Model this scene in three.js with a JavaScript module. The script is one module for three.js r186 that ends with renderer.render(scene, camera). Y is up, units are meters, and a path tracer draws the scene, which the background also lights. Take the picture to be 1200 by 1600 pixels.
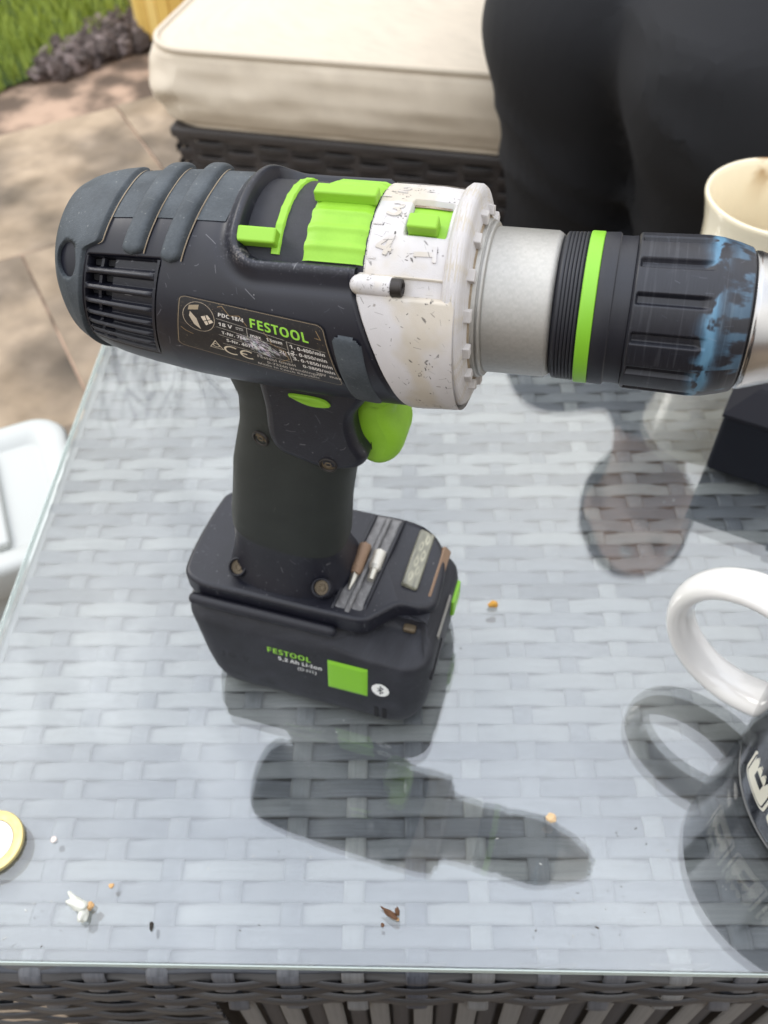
import * as THREE from 'three';
import { RoundedBoxGeometry } from 'three/addons/geometries/RoundedBoxGeometry.js';
import { mergeGeometries, mergeVertices } from 'three/addons/utils/BufferGeometryUtils.js';
import { MarchingCubes } from 'three/addons/objects/MarchingCubes.js';
import { FontLoader } from 'three/addons/loaders/FontLoader.js';
import { TextGeometry } from 'three/addons/geometries/TextGeometry.js';

// ---------------------------------------------------------------- camera, sky, sun, exposure
const DEG = Math.PI / 180;
const scene = new THREE.Scene();
const renderer = new THREE.WebGLRenderer({ antialias: true });
renderer.toneMapping = THREE.LinearToneMapping;
renderer.toneMappingExposure = 1.0;
renderer.shadowMap.enabled = true;
const camera = new THREE.PerspectiveCamera(2 * Math.atan(800 / 1345) / DEG, 768 / 1024, 0.01, 300);
camera.position.set(0.0243, 0.38108, 0.08823);            // metres above the glass table top (y = 0)
camera.rotation.order = 'YXZ';
camera.rotation.set(-49.5817 * DEG, 2.2185 * DEG, -2.4012 * DEG);
camera.focus = 0.272;
camera.userData.fStop = 14.5;

const SKY = { zenith: 2.6, tint: [0.91, 0.975, 1.11], low: [1.0, 1.0, 0.99] };
const sunDir = new THREE.Vector3(-0.68, 0.6, -0.42).normalize();
const sun = new THREE.DirectionalLight(new THREE.Color(1, 0.965, 0.91), 1.0);
sun.position.copy(sunDir).multiplyScalar(6);
sun.shadow.radius = 30;
sun.castShadow = true;
sun.shadow.mapSize.set(2048, 2048);
Object.assign(sun.shadow.camera, { left: -2.5, right: 2.5, top: 2.5, bottom: -2.5, near: 0.1, far: 14 });
scene.add(sun, sun.target);

// ---------------------------------------------------------------- helpers
function rngOf(seed) { let s = seed >>> 0; return () => { s = (s + 0x6D2B79F5) | 0; let t = Math.imul(s ^ (s >>> 15), 1 | s); t = (t + Math.imul(t ^ (t >>> 7), 61 | t)) ^ t; return ((t ^ (t >>> 14)) >>> 0) / 4294967296; }; }
const rnd = rngOf(7);
const clamp = (x, a = 0, b = 1) => Math.min(b, Math.max(a, x));
const smooth = (a, b, x) => { const t = clamp((x - a) / (b - a)); return t * t * (3 - 2 * t); };
const lerp = (a, b, t) => a + (b - a) * t;
function table(pts, x) { if (x <= pts[0][0]) return pts[0][1]; for (let i = 1; i < pts.length; i++) if (x <= pts[i][0]) { const [x0, y0] = pts[i - 1], [x1, y1] = pts[i]; return lerp(y0, y1, (x - x0) / (x1 - x0)); } return pts[pts.length - 1][1]; }
function hash3(x, y, z) { let h = Math.imul(x, 374761393) ^ Math.imul(y, 668265263) ^ Math.imul(z, 2147483647 - 1013); h = Math.imul(h ^ (h >>> 13), 1274126177); return ((h ^ (h >>> 16)) >>> 0) / 4294967296; }
function noise(x, y, z = 0, wrap = 0) {
  const xi = Math.floor(x), yi = Math.floor(y), zi = Math.floor(z), f = (t) => t * t * (3 - 2 * t);
  const w = (i) => (wrap ? ((i % wrap) + wrap) % wrap : i);
  const u = f(x - xi), v = f(y - yi), s = f(z - zi), H = (i, j, k) => hash3(w(xi + i), w(yi + j), zi + k);
  return lerp(lerp(lerp(H(0, 0, 0), H(1, 0, 0), u), lerp(H(0, 1, 0), H(1, 1, 0), u), v), lerp(lerp(H(0, 0, 1), H(1, 0, 1), u), lerp(H(0, 1, 1), H(1, 1, 1), u), v), s);
}
function fbm(x, y, z = 0, oct = 4, wrap = 0) { let a = 0.5, r = 0, t = 0; for (let i = 0; i < oct; i++) { r += a * noise(x, y, z + i * 7.3, wrap); t += a; x *= 2; y *= 2; z *= 2; wrap *= 2; a *= 0.5; } return r / t; }

// sky: an even overcast, brighter overhead, with soft cloud texture
{
  const W = 512, H = 256, d = new Float32Array(W * H * 4);
  for (let j = 0; j < H; j++) for (let i = 0; i < W; i++) {
    const el = ((j + 0.5) / H - 0.5) * Math.PI, az = ((i + 0.5) / W) * 2 * Math.PI - Math.PI;
    const dir = [Math.cos(el) * Math.cos(az), Math.sin(el), Math.cos(el) * Math.sin(az)];
    const s = Math.max(0, dir[1]);
    const cloud = fbm(dir[0] * 3 + 9, dir[1] * 3 + 4, dir[2] * 3 + 2, 5) - 0.5;
    const k = smooth(0.55, 1.0, s);
    const L = SKY.zenith * (1 + 2 * s) / 3 * (1 + 0.85 * cloud * smooth(0, 0.3, s));
    const o = (j * W + i) * 4, t = clamp(k - cloud * 1.2);
    for (let c = 0; c < 3; c++) d[o + c] = L * lerp(SKY.low[c], SKY.tint[c], t);
    d[o + 3] = 1;
  }
  const sky = new THREE.DataTexture(d, W, H, THREE.RGBAFormat, THREE.FloatType);
  sky.mapping = THREE.EquirectangularReflectionMapping;
  sky.magFilter = THREE.LinearFilter;
  sky.needsUpdate = true;
  scene.background = sky;
  scene.environment = sky;
}

const used = {};
function numbered(n) { if (!(n in used)) { used[n] = 0; return n; } used[n]++; return n + '_' + String(used[n]).padStart(3, '0'); }
function shadows(o) { o.traverse((m) => { if (m.isMesh) { m.castShadow = true; m.receiveShadow = true; } }); return o; }
function tag(o, label, category, group, kind) { if (label) o.userData.label = label; if (category) o.userData.category = category; if (group) o.userData.group = group; if (kind) o.userData.kind = kind; return o; }
function thing(name, label, category, group, kind) { const g = new THREE.Group(); g.name = numbered(name); tag(g, label, category, group, kind); scene.add(g); return g; }
let warp = null;                                            // set while the barrel of the drill is built
function part(name, geo, mat, parent, label) { if (warp) warp(geo); const m = new THREE.Mesh(geo, mat); m.name = name; m.castShadow = m.receiveShadow = true; if (label) m.userData.label = label; parent.add(m); return m; }
function solo(name, geo, mat, label, category, group, kind) { const m = new THREE.Mesh(geo, mat); m.name = numbered(name); m.castShadow = m.receiveShadow = true; tag(m, label, category, group, kind); scene.add(m); return m; }

function grid(nu, nv, fn, uvfn, closed = false, keep = null) {
  const P = [], U = [], I = [];
  for (let j = 0; j <= nv; j++) for (let i = 0; i <= nu; i++) { const u = i / nu, v = j / nv; P.push(...fn(u, v)); const q = uvfn ? uvfn(u, v) : [u, v]; U.push(q[0], q[1]); }
  for (let j = 0; j < nv; j++) for (let i = 0; i < nu; i++) { if (keep && !keep((i + 0.5) / nu, (j + 0.5) / nv)) continue; const a = j * (nu + 1) + i, b = a + 1, c = a + nu + 1, d = c + 1; I.push(a, b, d, a, d, c); }
  const g = new THREE.BufferGeometry();
  g.setAttribute('position', new THREE.Float32BufferAttribute(P, 3));
  g.setAttribute('uv', new THREE.Float32BufferAttribute(U, 2));
  g.setIndex(I);
  g.computeVertexNormals();
  if (closed) { // join the normals of the seam between v = 0 and v = 1
    const n = g.attributes.normal;
    for (let i = 0; i <= nu; i++) { const a = i, b = nv * (nu + 1) + i; const x = n.getX(a) + n.getX(b), y = n.getY(a) + n.getY(b), z = n.getZ(a) + n.getZ(b), l = Math.hypot(x, y, z) || 1; n.setXYZ(a, x / l, y / l, z / l); n.setXYZ(b, x / l, y / l, z / l); }
  }
  return g;
}
// rings of equal length joined into a closed body, with flat caps
function loft(rings, cap = true, uvScale = 1) {
  const n = rings[0].length, P = [], U = [], I = [];
  let vv = 0;
  rings.forEach((r, j) => { if (j) vv += r[0].distanceTo(rings[j - 1][0]); let uu = 0; for (let i = 0; i <= n; i++) { const p = r[i % n]; if (i) uu += p.distanceTo(r[(i - 1) % n]); P.push(p.x, p.y, p.z); U.push(uu * uvScale, vv * uvScale); } });
  for (let j = 0; j + 1 < rings.length; j++) for (let i = 0; i < n; i++) { const a = j * (n + 1) + i, b = a + 1, c = a + n + 1, d = c + 1; I.push(a, d, b, a, c, d); }
  if (cap) for (const [j, s] of [[0, 1], [rings.length - 1, -1]]) {
    const c = new THREE.Vector3(); rings[j].forEach((p) => c.add(p)); c.divideScalar(n);
    const base = P.length / 3; P.push(c.x, c.y, c.z); U.push(c.x * uvScale, c.z * uvScale);
    for (const p of rings[j]) { P.push(p.x, p.y, p.z); U.push(p.x * uvScale, p.z * uvScale); }
    for (let i = 0; i < n; i++) { const a = base + 1 + i, b = base + 1 + ((i + 1) % n); s > 0 ? I.push(base, a, b) : I.push(base, b, a); }
  }
  const g = new THREE.BufferGeometry();
  g.setAttribute('position', new THREE.Float32BufferAttribute(P, 3));
  g.setAttribute('uv', new THREE.Float32BufferAttribute(U, 2));
  g.setIndex(I); g.computeVertexNormals();
  const N = g.attributes.normal;
  for (let j = 0; j < rings.length; j++) { const a = j * (n + 1), b = a + n; const x = N.getX(a) + N.getX(b), y = N.getY(a) + N.getY(b), z = N.getZ(a) + N.getZ(b), l = Math.hypot(x, y, z) || 1; N.setXYZ(a, x / l, y / l, z / l); N.setXYZ(b, x / l, y / l, z / l); }
  return g;
}
function roundRing(x0, x1, z0, z1, r, y, k = 8) { // rounded rectangle in the xz plane
  const out = [], c = [[x1 - r, z1 - r, 0], [x0 + r, z1 - r, 90], [x0 + r, z0 + r, 180], [x1 - r, z0 + r, 270]];
  const M = 6; // extra points on the straight sides
  c.forEach(([cx, cz, a], q) => {
    for (let i = 0; i <= k; i++) { const t = (a + 90 * i / k) * DEG; out.push(new THREE.Vector3(cx + r * Math.cos(t), y, cz + r * Math.sin(t))); }
    const [nx, nz, na] = c[(q + 1) % 4], e = out[out.length - 1], s = new THREE.Vector3(nx + r * Math.cos(na * DEG), y, nz + r * Math.sin(na * DEG));
    for (let i = 1; i < M; i++) out.push(e.clone().lerp(s, i / M));
  });
  return out;
}
// surface of revolution about the local x axis (profile: [a, r] pairs), centre height yc
function latheX(profile, yc, seg = 96) {
  const pts = profile.map(([a, r]) => new THREE.Vector2(Math.max(r, 1e-5), a));
  const g = new THREE.LatheGeometry(pts, seg); g.rotateZ(-Math.PI / 2); g.translate(0, yc, 0);
  return g;
}
function merged(list) { return mergeGeometries(list.map((g) => { const h = g.index ? g.toNonIndexed() : g; for (const k of Object.keys(h.attributes)) if (!['position', 'normal', 'uv'].includes(k)) h.deleteAttribute(k); return h; })); }

// ---------------------------------------------------------------- textures
function canvasTex(w, h, draw, srgb = true) {
  const c = document.createElement('canvas'); c.width = w; c.height = h;
  const g = c.getContext('2d'); draw(g, w, h);
  const t = new THREE.CanvasTexture(c);
  t.wrapS = t.wrapT = THREE.RepeatWrapping; t.magFilter = THREE.LinearFilter;
  if (srgb) t.colorSpace = THREE.SRGBColorSpace;
  return t;
}
function dataTex(w, h, fn, srgb = true) {
  const d = new Uint8Array(w * h * 4);
  for (let j = 0; j < h; j++) for (let i = 0; i < w; i++) { const c = fn(i / w, j / h), o = (j * w + i) * 4; d[o] = clamp(c[0], 0, 255); d[o + 1] = clamp(c[1], 0, 255); d[o + 2] = clamp(c[2], 0, 255); d[o + 3] = c[3] ?? 255; }
  const t = new THREE.DataTexture(d, w, h, THREE.RGBAFormat);
  t.wrapS = t.wrapT = THREE.RepeatWrapping; t.magFilter = THREE.LinearFilter; t.minFilter = THREE.LinearFilter;
  if (srgb) t.colorSpace = THREE.SRGBColorSpace;
  t.needsUpdate = true; return t;
}
const rep = (t, x, y) => { const c = t.clone(); c.repeat.set(x, y); c.needsUpdate = true; return c; };

// worn plastic: base colour with fine scuffs, dust specks and scratches
function worn(base, scuff, { seed = 1, size = 512, scratches = 60, specks = 260, cloud = 10, sLen = 40, alpha = 0.5 } = {}) {
  const r = rngOf(seed);
  return canvasTex(size, size, (g) => {
    const im = g.createImageData(size, size);
    for (let j = 0; j < size; j++) for (let i = 0; i < size; i++) {
      const n = fbm(i / size * 8, j / size * 8, seed, 5, 8) - 0.5, f = noise(i / size * 128, j / size * 128, seed, 128) - 0.5, o = (j * size + i) * 4;
      for (let c = 0; c < 3; c++) im.data[o + c] = clamp(base[c] + n * cloud * 2 + f * cloud * 0.5, 0, 255);
      im.data[o + 3] = 255;
    }
    g.putImageData(im, 0, 0);
    for (let i = 0; i < specks; i++) { g.fillStyle = `rgba(${scuff.join(',')},${(0.15 + 0.6 * r()) * alpha})`; const q = 0.7 + 2.4 * r() * r(); g.beginPath(); g.ellipse(r() * size, r() * size, q, q * (0.5 + r()), r() * 3, 0, 7); g.fill(); }
    for (let i = 0; i < scratches; i++) { g.strokeStyle = `rgba(${scuff.join(',')},${(0.15 + 0.6 * r()) * alpha})`; g.lineWidth = 0.7 + 2.2 * r() * r(); const x = r() * size, y = r() * size, a = r() * 6.3, l = sLen * (0.2 + r()); g.beginPath(); g.moveTo(x, y); g.quadraticCurveTo(x + Math.cos(a) * l * 0.5 + r() * 6, y + Math.sin(a) * l * 0.5 + r() * 6, x + Math.cos(a) * l, y + Math.sin(a) * l); g.stroke(); }
  });
}
const fineBump = dataTex(256, 256, (u, v) => { const n = 128 + (noise(u * 128, v * 128, 3, 128) - 0.5) * 150 + (noise(u * 64, v * 64, 5, 64) - 0.5) * 90; return [n, n, n]; }, false);

function std(o) { return new THREE.MeshPhysicalMaterial(o); }
const M = {};
M.shell = std({ map: rep(worn([20, 21, 31], [165, 163, 158], { seed: 3, scratches: 46, specks: 240, cloud: 7, sLen: 30, alpha: 0.75 }), 1 / 0.07, 1 / 0.07), roughness: 0.43, bumpMap: rep(fineBump, 1 / 0.02, 1 / 0.02), bumpScale: 0.00006 });
M.rubber = std({ map: rep(worn([60, 66, 71], [175, 172, 162], { seed: 5, scratches: 70, specks: 400, cloud: 16, sLen: 26, alpha: 0.6 }), 1 / 0.06, 1 / 0.06), roughness: 0.66, bumpMap: rep(fineBump, 1 / 0.015, 1 / 0.015), bumpScale: 0.0001 });
M.grip = std({ map: rep(worn([34, 38, 35], [170, 165, 150], { seed: 8, scratches: 20, specks: 50, cloud: 5, sLen: 26, alpha: 0.4 }), 1 / 0.07, 1 / 0.07), roughness: 0.6, bumpMap: rep(fineBump, 1 / 0.012, 1 / 0.012), bumpScale: 0.00008 });
M.green = std({ map: rep(worn([132, 182, 44], [90, 115, 40], { seed: 11, scratches: 14, specks: 60, cloud: 7, sLen: 20, alpha: 0.5 }), 1 / 0.04, 1 / 0.04), roughness: 0.5 });
M.greenPlain = std({ color: new THREE.Color('#7db82c'), roughness: 0.42 });
M.black = std({ color: new THREE.Color(0.006, 0.006, 0.008), roughness: 0.75 });
M.chuck = std({ map: rep(worn([21, 22, 30], [130, 130, 135], { seed: 21, scratches: 70, specks: 160, cloud: 7, sLen: 50, alpha: 0.35 }), 1 / 0.06, 1 / 0.06), roughness: 0.48 });
M.metal = std({ map: rep(worn([182, 180, 175], [120, 115, 108], { seed: 24, scratches: 50, specks: 140, cloud: 10, sLen: 16, alpha: 0.5 }), 1 / 0.05, 1 / 0.05), metalness: 0.9, roughness: 0.38, bumpMap: rep(fineBump, 1 / 0.008, 1 / 0.008), bumpScale: 0.00006 });
M.steel = std({ color: new THREE.Color(0.42, 0.41, 0.4), metalness: 1, roughness: 0.24 });
M.screw = std({ color: new THREE.Color(0.05, 0.045, 0.042), metalness: 0.8, roughness: 0.45 });
M.brass = std({ map: rep(worn([94, 82, 64], [30, 24, 18], { seed: 60, scratches: 20, specks: 200, cloud: 50, sLen: 12, alpha: 0.9 }), 60, 60), metalness: 0.35, roughness: 0.55 });
// chipped white paint on the gear casing
const chips = (seed, n) => { const r = rngOf(seed); return canvasTex(1024, 1024, (g, w) => {
  const im = g.createImageData(w, w);
  for (let j = 0; j < w; j++) for (let i = 0; i < w; i++) { const q = fbm(i / w * 6, j / w * 6, seed, 5, 6) - 0.5, st = fbm(i / w * 5, j / w * 5, seed + 40, 4, 5), o = (j * w + i) * 4, k = smooth(0.52, 0.75, st); im.data[o] = 194 + q * 26 - k * 8; im.data[o + 1] = 190 + q * 26 - k * 13; im.data[o + 2] = 189 + q * 28 - k * 26; im.data[o + 3] = 255; }
  g.putImageData(im, 0, 0);
  for (let i = 0; i < n; i++) { const x = r() * w, y = r() * w, a = r() * 3.1; let q = 2 + r() * r() * 10; const d = r(); g.fillStyle = d < 0.75 ? `rgba(45,42,40,${0.35 + 0.55 * r()})` : `rgba(130,125,118,0.7)`; g.beginPath(); const m = 5 + Math.floor(r() * 5); for (let k = 0; k < m; k++) { const t = k / m * 6.28, rr = q * (0.3 + r()); const px = Math.cos(t) * rr * (1 + r() * 1.4), py = Math.sin(t) * rr * 0.55; g.lineTo(x + px * Math.cos(a) - py * Math.sin(a), y + px * Math.sin(a) + py * Math.cos(a)); } g.fill(); }
  for (let i = 0; i < n * 0.22; i++) { const x = w * (0.1 + 0.8 * r()), y = w * r(); for (let k = 0; k < 9; k++) { g.fillStyle = `rgba(50,46,43,${0.3 + 0.5 * r()})`; g.beginPath(); g.ellipse(x + (r() - 0.5) * 44, y + (r() - 0.5) * 34, 1 + r() * 7, 1 + r() * 3, r() * 3, 0, 7); g.fill(); } }
  for (let i = 0; i < n * 1.2; i++) { g.strokeStyle = `rgba(60,56,52,${0.15 + 0.5 * r()})`; g.lineWidth = 0.6 + r() * 2; const x = r() * w, y = r() * w, a = r() * 6.3, l = 6 + r() * 34; g.beginPath(); g.moveTo(x, y); g.lineTo(x + Math.cos(a) * l, y + Math.sin(a) * l * 0.7); g.stroke(); }
}); };
M.white = std({ map: rep(chips(31, 150), 1 / 0.07, 1 / 0.07), roughness: 0.48, bumpMap: rep(fineBump, 1 / 0.012, 1 / 0.012), bumpScale: 0.00006 });
M.whiteWorn = std({ map: rep(chips(37, 420), 0.35, 0.5), roughness: 0.5 });
const tFlake = rep(worn([132, 118, 98], [60, 50, 42], { seed: 33, scratches: 60, specks: 700, cloud: 60, sLen: 12, alpha: 0.7 }), 1 / 0.04, 1 / 0.04);
M.dusty = std({ map: tFlake, roughness: 0.8 });

// rattan: four tones of the same streaky plastic strip
const streak = (base, seed) => dataTex(512, 64, (u, v) => { const s = (fbm(u * 3, v * 10, seed, 3, 0) - 0.5) * 22 + (noise(u * 4, v * 26, seed + 9) - 0.5) * 10 + (fbm(u * 10, v * 3, seed + 4, 3) - 0.5) * 12; return base.map((b) => b + s); });
const streakBump = dataTex(512, 64, (u, v) => { const s = 128 + (noise(u * 4, v * 12, 2) - 0.5) * 150 + (noise(u * 5, v * 24, 12) - 0.5) * 80; return [s, s, s]; }, false);
M.rattan = [[88, 89, 93], [68, 70, 77], [110, 110, 110], [54, 56, 62]].map((b, i) => std({ map: rep(streak(b, i * 17 + 3), 1 / 0.12, 1 / 0.009), roughness: 0.5, bumpMap: rep(streakBump, 1 / 0.10, 1 / 0.009), bumpScale: 0.00004 }));
M.edge = [[66, 65, 66], [54, 53, 55], [76, 75, 75]].map((b, i) => std({ map: rep(streak(b, i * 13 + 7), 1 / 0.12, 1 / 0.009), roughness: 0.6 }));
M.rattanDark = [[50, 46, 46], [44, 41, 41], [56, 52, 51]].map((b, i) => std({ map: rep(streak(b, i * 23 + 5), 1 / 0.12, 1 / 0.009), roughness: 0.5 }));

// ---------------------------------------------------------------- ground
const GY = -0.45;                                           // patio level, table height 0.45 m
{
  const soilTex = rep(dataTex(512, 512, (u, v) => { const n = fbm(u * 16, v * 16, 2, 6, 16), k = smooth(0.3, 0.75, n); return [70 + 70 * k, 60 + 62 * k, 52 + 56 * k]; }), 2, 2);
  const g0 = new THREE.PlaneGeometry(120, 120, 1, 1); g0.rotateX(-Math.PI / 2); g0.translate(0, GY - 0.04, 0);
  for (let i = 0; i < 4; i++) g0.attributes.uv.setXY(i, g0.attributes.uv.getX(i) * 100, g0.attributes.uv.getY(i) * 100);
  solo('ground', g0, std({ map: soilTex, roughness: 1 }), 'bare brown earth under the paving and lawn', null, null, 'structure');
  // paving slabs, each one a piece; the lawn edge cuts across the corner of the patio
  const patio = thing('patio', 'weathered beige stone slab paving around the wicker table', null, null, 'structure');
  const slabTex = [1, 2, 3].map((s) => dataTex(512, 512, (u, v) => {
    const a = fbm(u * 5, v * 5, s * 9, 6, 5), b = fbm(u * 14, v * 14, s * 9 + 3, 4, 14), c = fbm(u * 3, v * 3, s * 5 + 50, 4, 3), k = smooth(0.3, 0.7, a), m = smooth(0.5, 0.72, c);
    return [112 + 48 * k + 64 * (b - 0.5) - 34 * m, 99 + 42 * k + 60 * (b - 0.5) - 30 * m, 84 + 34 * k + 56 * (b - 0.5) - 26 * m];
  }));
  const slabM = slabTex.map((t) => std({ map: t, roughness: 0.85, bumpMap: t, bumpScale: 0.004 }));
  const edgeZ = (x) => table([[-4, 1.0], [-0.92, -1.77], [-0.785, -1.905], [-0.638, -2.12], [0.4, -3.4], [3, -5]], x);
  const r = rngOf(91);
  const SX = 0.62, SZ = 0.47;
  const ang = 0.5, ca = Math.cos(ang), sa = Math.sin(ang);
  for (let i = -7; i <= 7; i++) for (let j = -9; j <= 6; j++) {
    const cx0 = (i + (j & 1 ? 0.5 : 0)) * SX, cz0 = j * SZ;
    const x = ca * cx0 + sa * cz0 - 0.3, z = -sa * cx0 + ca * cz0 - 0.6;
    if (z < edgeZ(x) + 0.12 || x > 2.8 || x < -3 || z > 2.2 || z < -4) continue;
    const g = new RoundedBoxGeometry(SX - 0.004, 0.035, SZ - 0.004, 2, 0.0012);
    const du = r(), dv = r();
    for (let q = 0; q < g.attributes.position.count; q++) g.attributes.uv.setXY(q, g.attributes.position.getX(q) * 1.5 + du, g.attributes.position.getZ(q) * 1.5 + dv);
    const m = part(numbered('slab'), g, slabM[Math.floor(r() * 3)], patio);
    m.position.set(x, GY - 0.0175 + (r() - 0.5) * 0.004, z); m.rotation.y = ang; m.rotation.x = (r() - 0.5) * 0.006;
  }
  // mortar bed filling the joints
  const bed = new THREE.PlaneGeometry(5.4, 5.6); bed.rotateX(-Math.PI / 2); bed.rotateY(ang); bed.translate(0.5, GY - 0.0028, -0.2);
  part('joint_bed', bed, std({ map: rep(soilTex, 6, 6), color: new THREE.Color(1.6, 1.5, 1.4), roughness: 1 }), patio);
  // lawn beyond the patio edge: a soil-coloured sheet and countless blades
  const sh = new THREE.Shape(); const E0 = [[-6, 2.0], [-2.2, -0.6], [-0.895, -1.832], [-0.767, -1.975], [-0.70, -2.095], [-0.645, -2.225], [-0.59, -2.37], [-0.492, -2.67], [0.4, -3.6], [3, -5.2]];
  sh.moveTo(E0[0][0], -E0[0][1]); for (const [x, z] of E0.slice(1)) sh.lineTo(x, -z); sh.lineTo(3, 14); sh.lineTo(-12, 14); sh.lineTo(-12, -2);
  const lg = new THREE.ShapeGeometry(sh); lg.rotateX(-Math.PI / 2); lg.translate(0, GY + 0.004, 0);
  solo('lawn', lg, std({ color: new THREE.Color(0.045, 0.075, 0.016), roughness: 1 }), 'green lawn at the edge of the patio', null, null, 'structure');
  const blade = new THREE.BufferGeometry();
  blade.setAttribute('position', new THREE.Float32BufferAttribute([-0.002, 0, 0, 0.002, 0, 0, 0.0016, 0.02, 0.004, -0.0014, 0.02, 0.004, 0, 0.042, 0.016], 3));
  blade.setIndex([0, 1, 2, 0, 2, 3, 3, 2, 4]); blade.computeVertexNormals();
  const inside = (x, z) => { let zz = -9; for (let k = 1; k < E0.length; k++) if (x >= E0[k - 1][0] && x <= E0[k][0]) zz = lerp(E0[k - 1][1], E0[k][1], (x - E0[k - 1][0]) / (E0[k][0] - E0[k - 1][0])); return z < zz; };
  const NB = 60000, im = new THREE.InstancedMesh(blade, std({ color: 0xffffff, roughness: 0.7, side: THREE.DoubleSide }), NB), mt = new THREE.Matrix4(), q = new THREE.Quaternion(), col = new THREE.Color();
  for (let k = 0; k < NB; k++) {
    let x, z; do { x = -2.2 + r() * 2.6; z = -1.2 - 3.6 * Math.pow(r(), 1.3); } while (!inside(x + (r() - 0.5) * 0.05, z));
    q.setFromEuler(new THREE.Euler((r() - 0.3) * 0.9, r() * 6.3, (r() - 0.5) * 0.7));
    const s = 0.6 + r() * 0.9; mt.compose(new THREE.Vector3(x, GY + 0.003, z), q, new THREE.Vector3(s, s, s)); im.setMatrixAt(k, mt);
    const t = fbm(x * 4, z * 4, 3, 3), d = r() * 0.5 + t * 0.8; col.setRGB(0.17 + 0.15 * d, 0.24 + 0.15 * d, 0.035 + 0.025 * d); im.setColorAt(k, col);
  }
  im.name = 'grass_blades'; tag(im, 'short green grass blades covering the lawn', 'grass', null, 'stuff'); im.castShadow = im.receiveShadow = true; scene.add(im);
  // crumbled dark earth and bark between lawn and slabs
  const clod = new THREE.DodecahedronGeometry(0.014, 0), NC = 1500, ic = new THREE.InstancedMesh(clod, std({ color: 0xffffff, roughness: 1 }), NC);
  for (let k = 0; k < NC; k++) {
    const t = r(), b = Math.pow(r(), 0.8), x0 = lerp(-0.80, -0.41, t), z0 = lerp(-1.965, -2.62, t), x = x0 + (r() - 0.2) * 0.22 * lerp(0.3, 1, t), z = z0 + (b - 0.35) * 0.4 * lerp(0.25, 1, t);
    q.setFromEuler(new THREE.Euler(r() * 6, r() * 6, r() * 6)); const s = 0.4 + r() * 1.1; mt.compose(new THREE.Vector3(x, GY + 0.006 + r() * 0.02, z), q, new THREE.Vector3(s * 1.4, s * 0.6, s)); ic.setMatrixAt(k, mt);
    const d = r(); col.setRGB(0.06 + 0.16 * d * d, 0.045 + 0.13 * d * d, 0.04 + 0.125 * d * d); ic.setColorAt(k, col);
  }
  ic.name = 'bark_mulch'; tag(ic, 'grey brown bark and crumbled earth along the lawn edge', 'mulch', null, 'stuff'); ic.castShadow = ic.receiveShadow = true; scene.add(ic);
}

// ---------------------------------------------------------------- wicker table
const P = 0.02671, Q = 0.3436 * P;                          // stake and row pitch of the weave
const WY = -0.0074;                                         // middle of the woven sheet, under the glass
const TX0 = -0.1895, TX1 = 0.46, TZ1 = -0.515;
// a flat strip swept along a path; width across `side`
function ribbon(path, sides, w, th = 0.0009, dome = 0.00035, u0 = 0) {
  const prof = [[-0.5, -th], [-0.5, -0.0002], [-0.36, dome * 0.7], [0, dome], [0.36, dome * 0.7], [0.5, -0.0002], [0.5, -th]];
  const pos = [], uv = [], I = [], m = prof.length; let L = u0;
  for (let i = 0; i < path.length; i++) {
    const p = path[i], t = new THREE.Vector3().subVectors(path[Math.min(i + 1, path.length - 1)], path[Math.max(i - 1, 0)]).normalize(), s = sides, n = new THREE.Vector3().crossVectors(s, t).normalize();
    if (i) L += p.distanceTo(path[i - 1]);
    for (const [a, b] of prof) { pos.push(p.x + s.x * a * w + n.x * b, p.y + s.y * a * w + n.y * b, p.z + s.z * a * w + n.z * b); uv.push(L, (a + 0.5) * 0.009); }
  }
  for (let i = 0; i + 1 < path.length; i++) for (let k = 0; k + 1 < m; k++) { const a = i * m + k, b = a + 1, c = a + m, d = c + 1; I.push(a, c, b, b, c, d); }
  const g = new THREE.BufferGeometry(); g.setAttribute('position', new THREE.Float32BufferAttribute(pos, 3)); g.setAttribute('uv', new THREE.Float32BufferAttribute(uv, 2)); g.setIndex(I); g.computeVertexNormals();
  return g;
}
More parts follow.
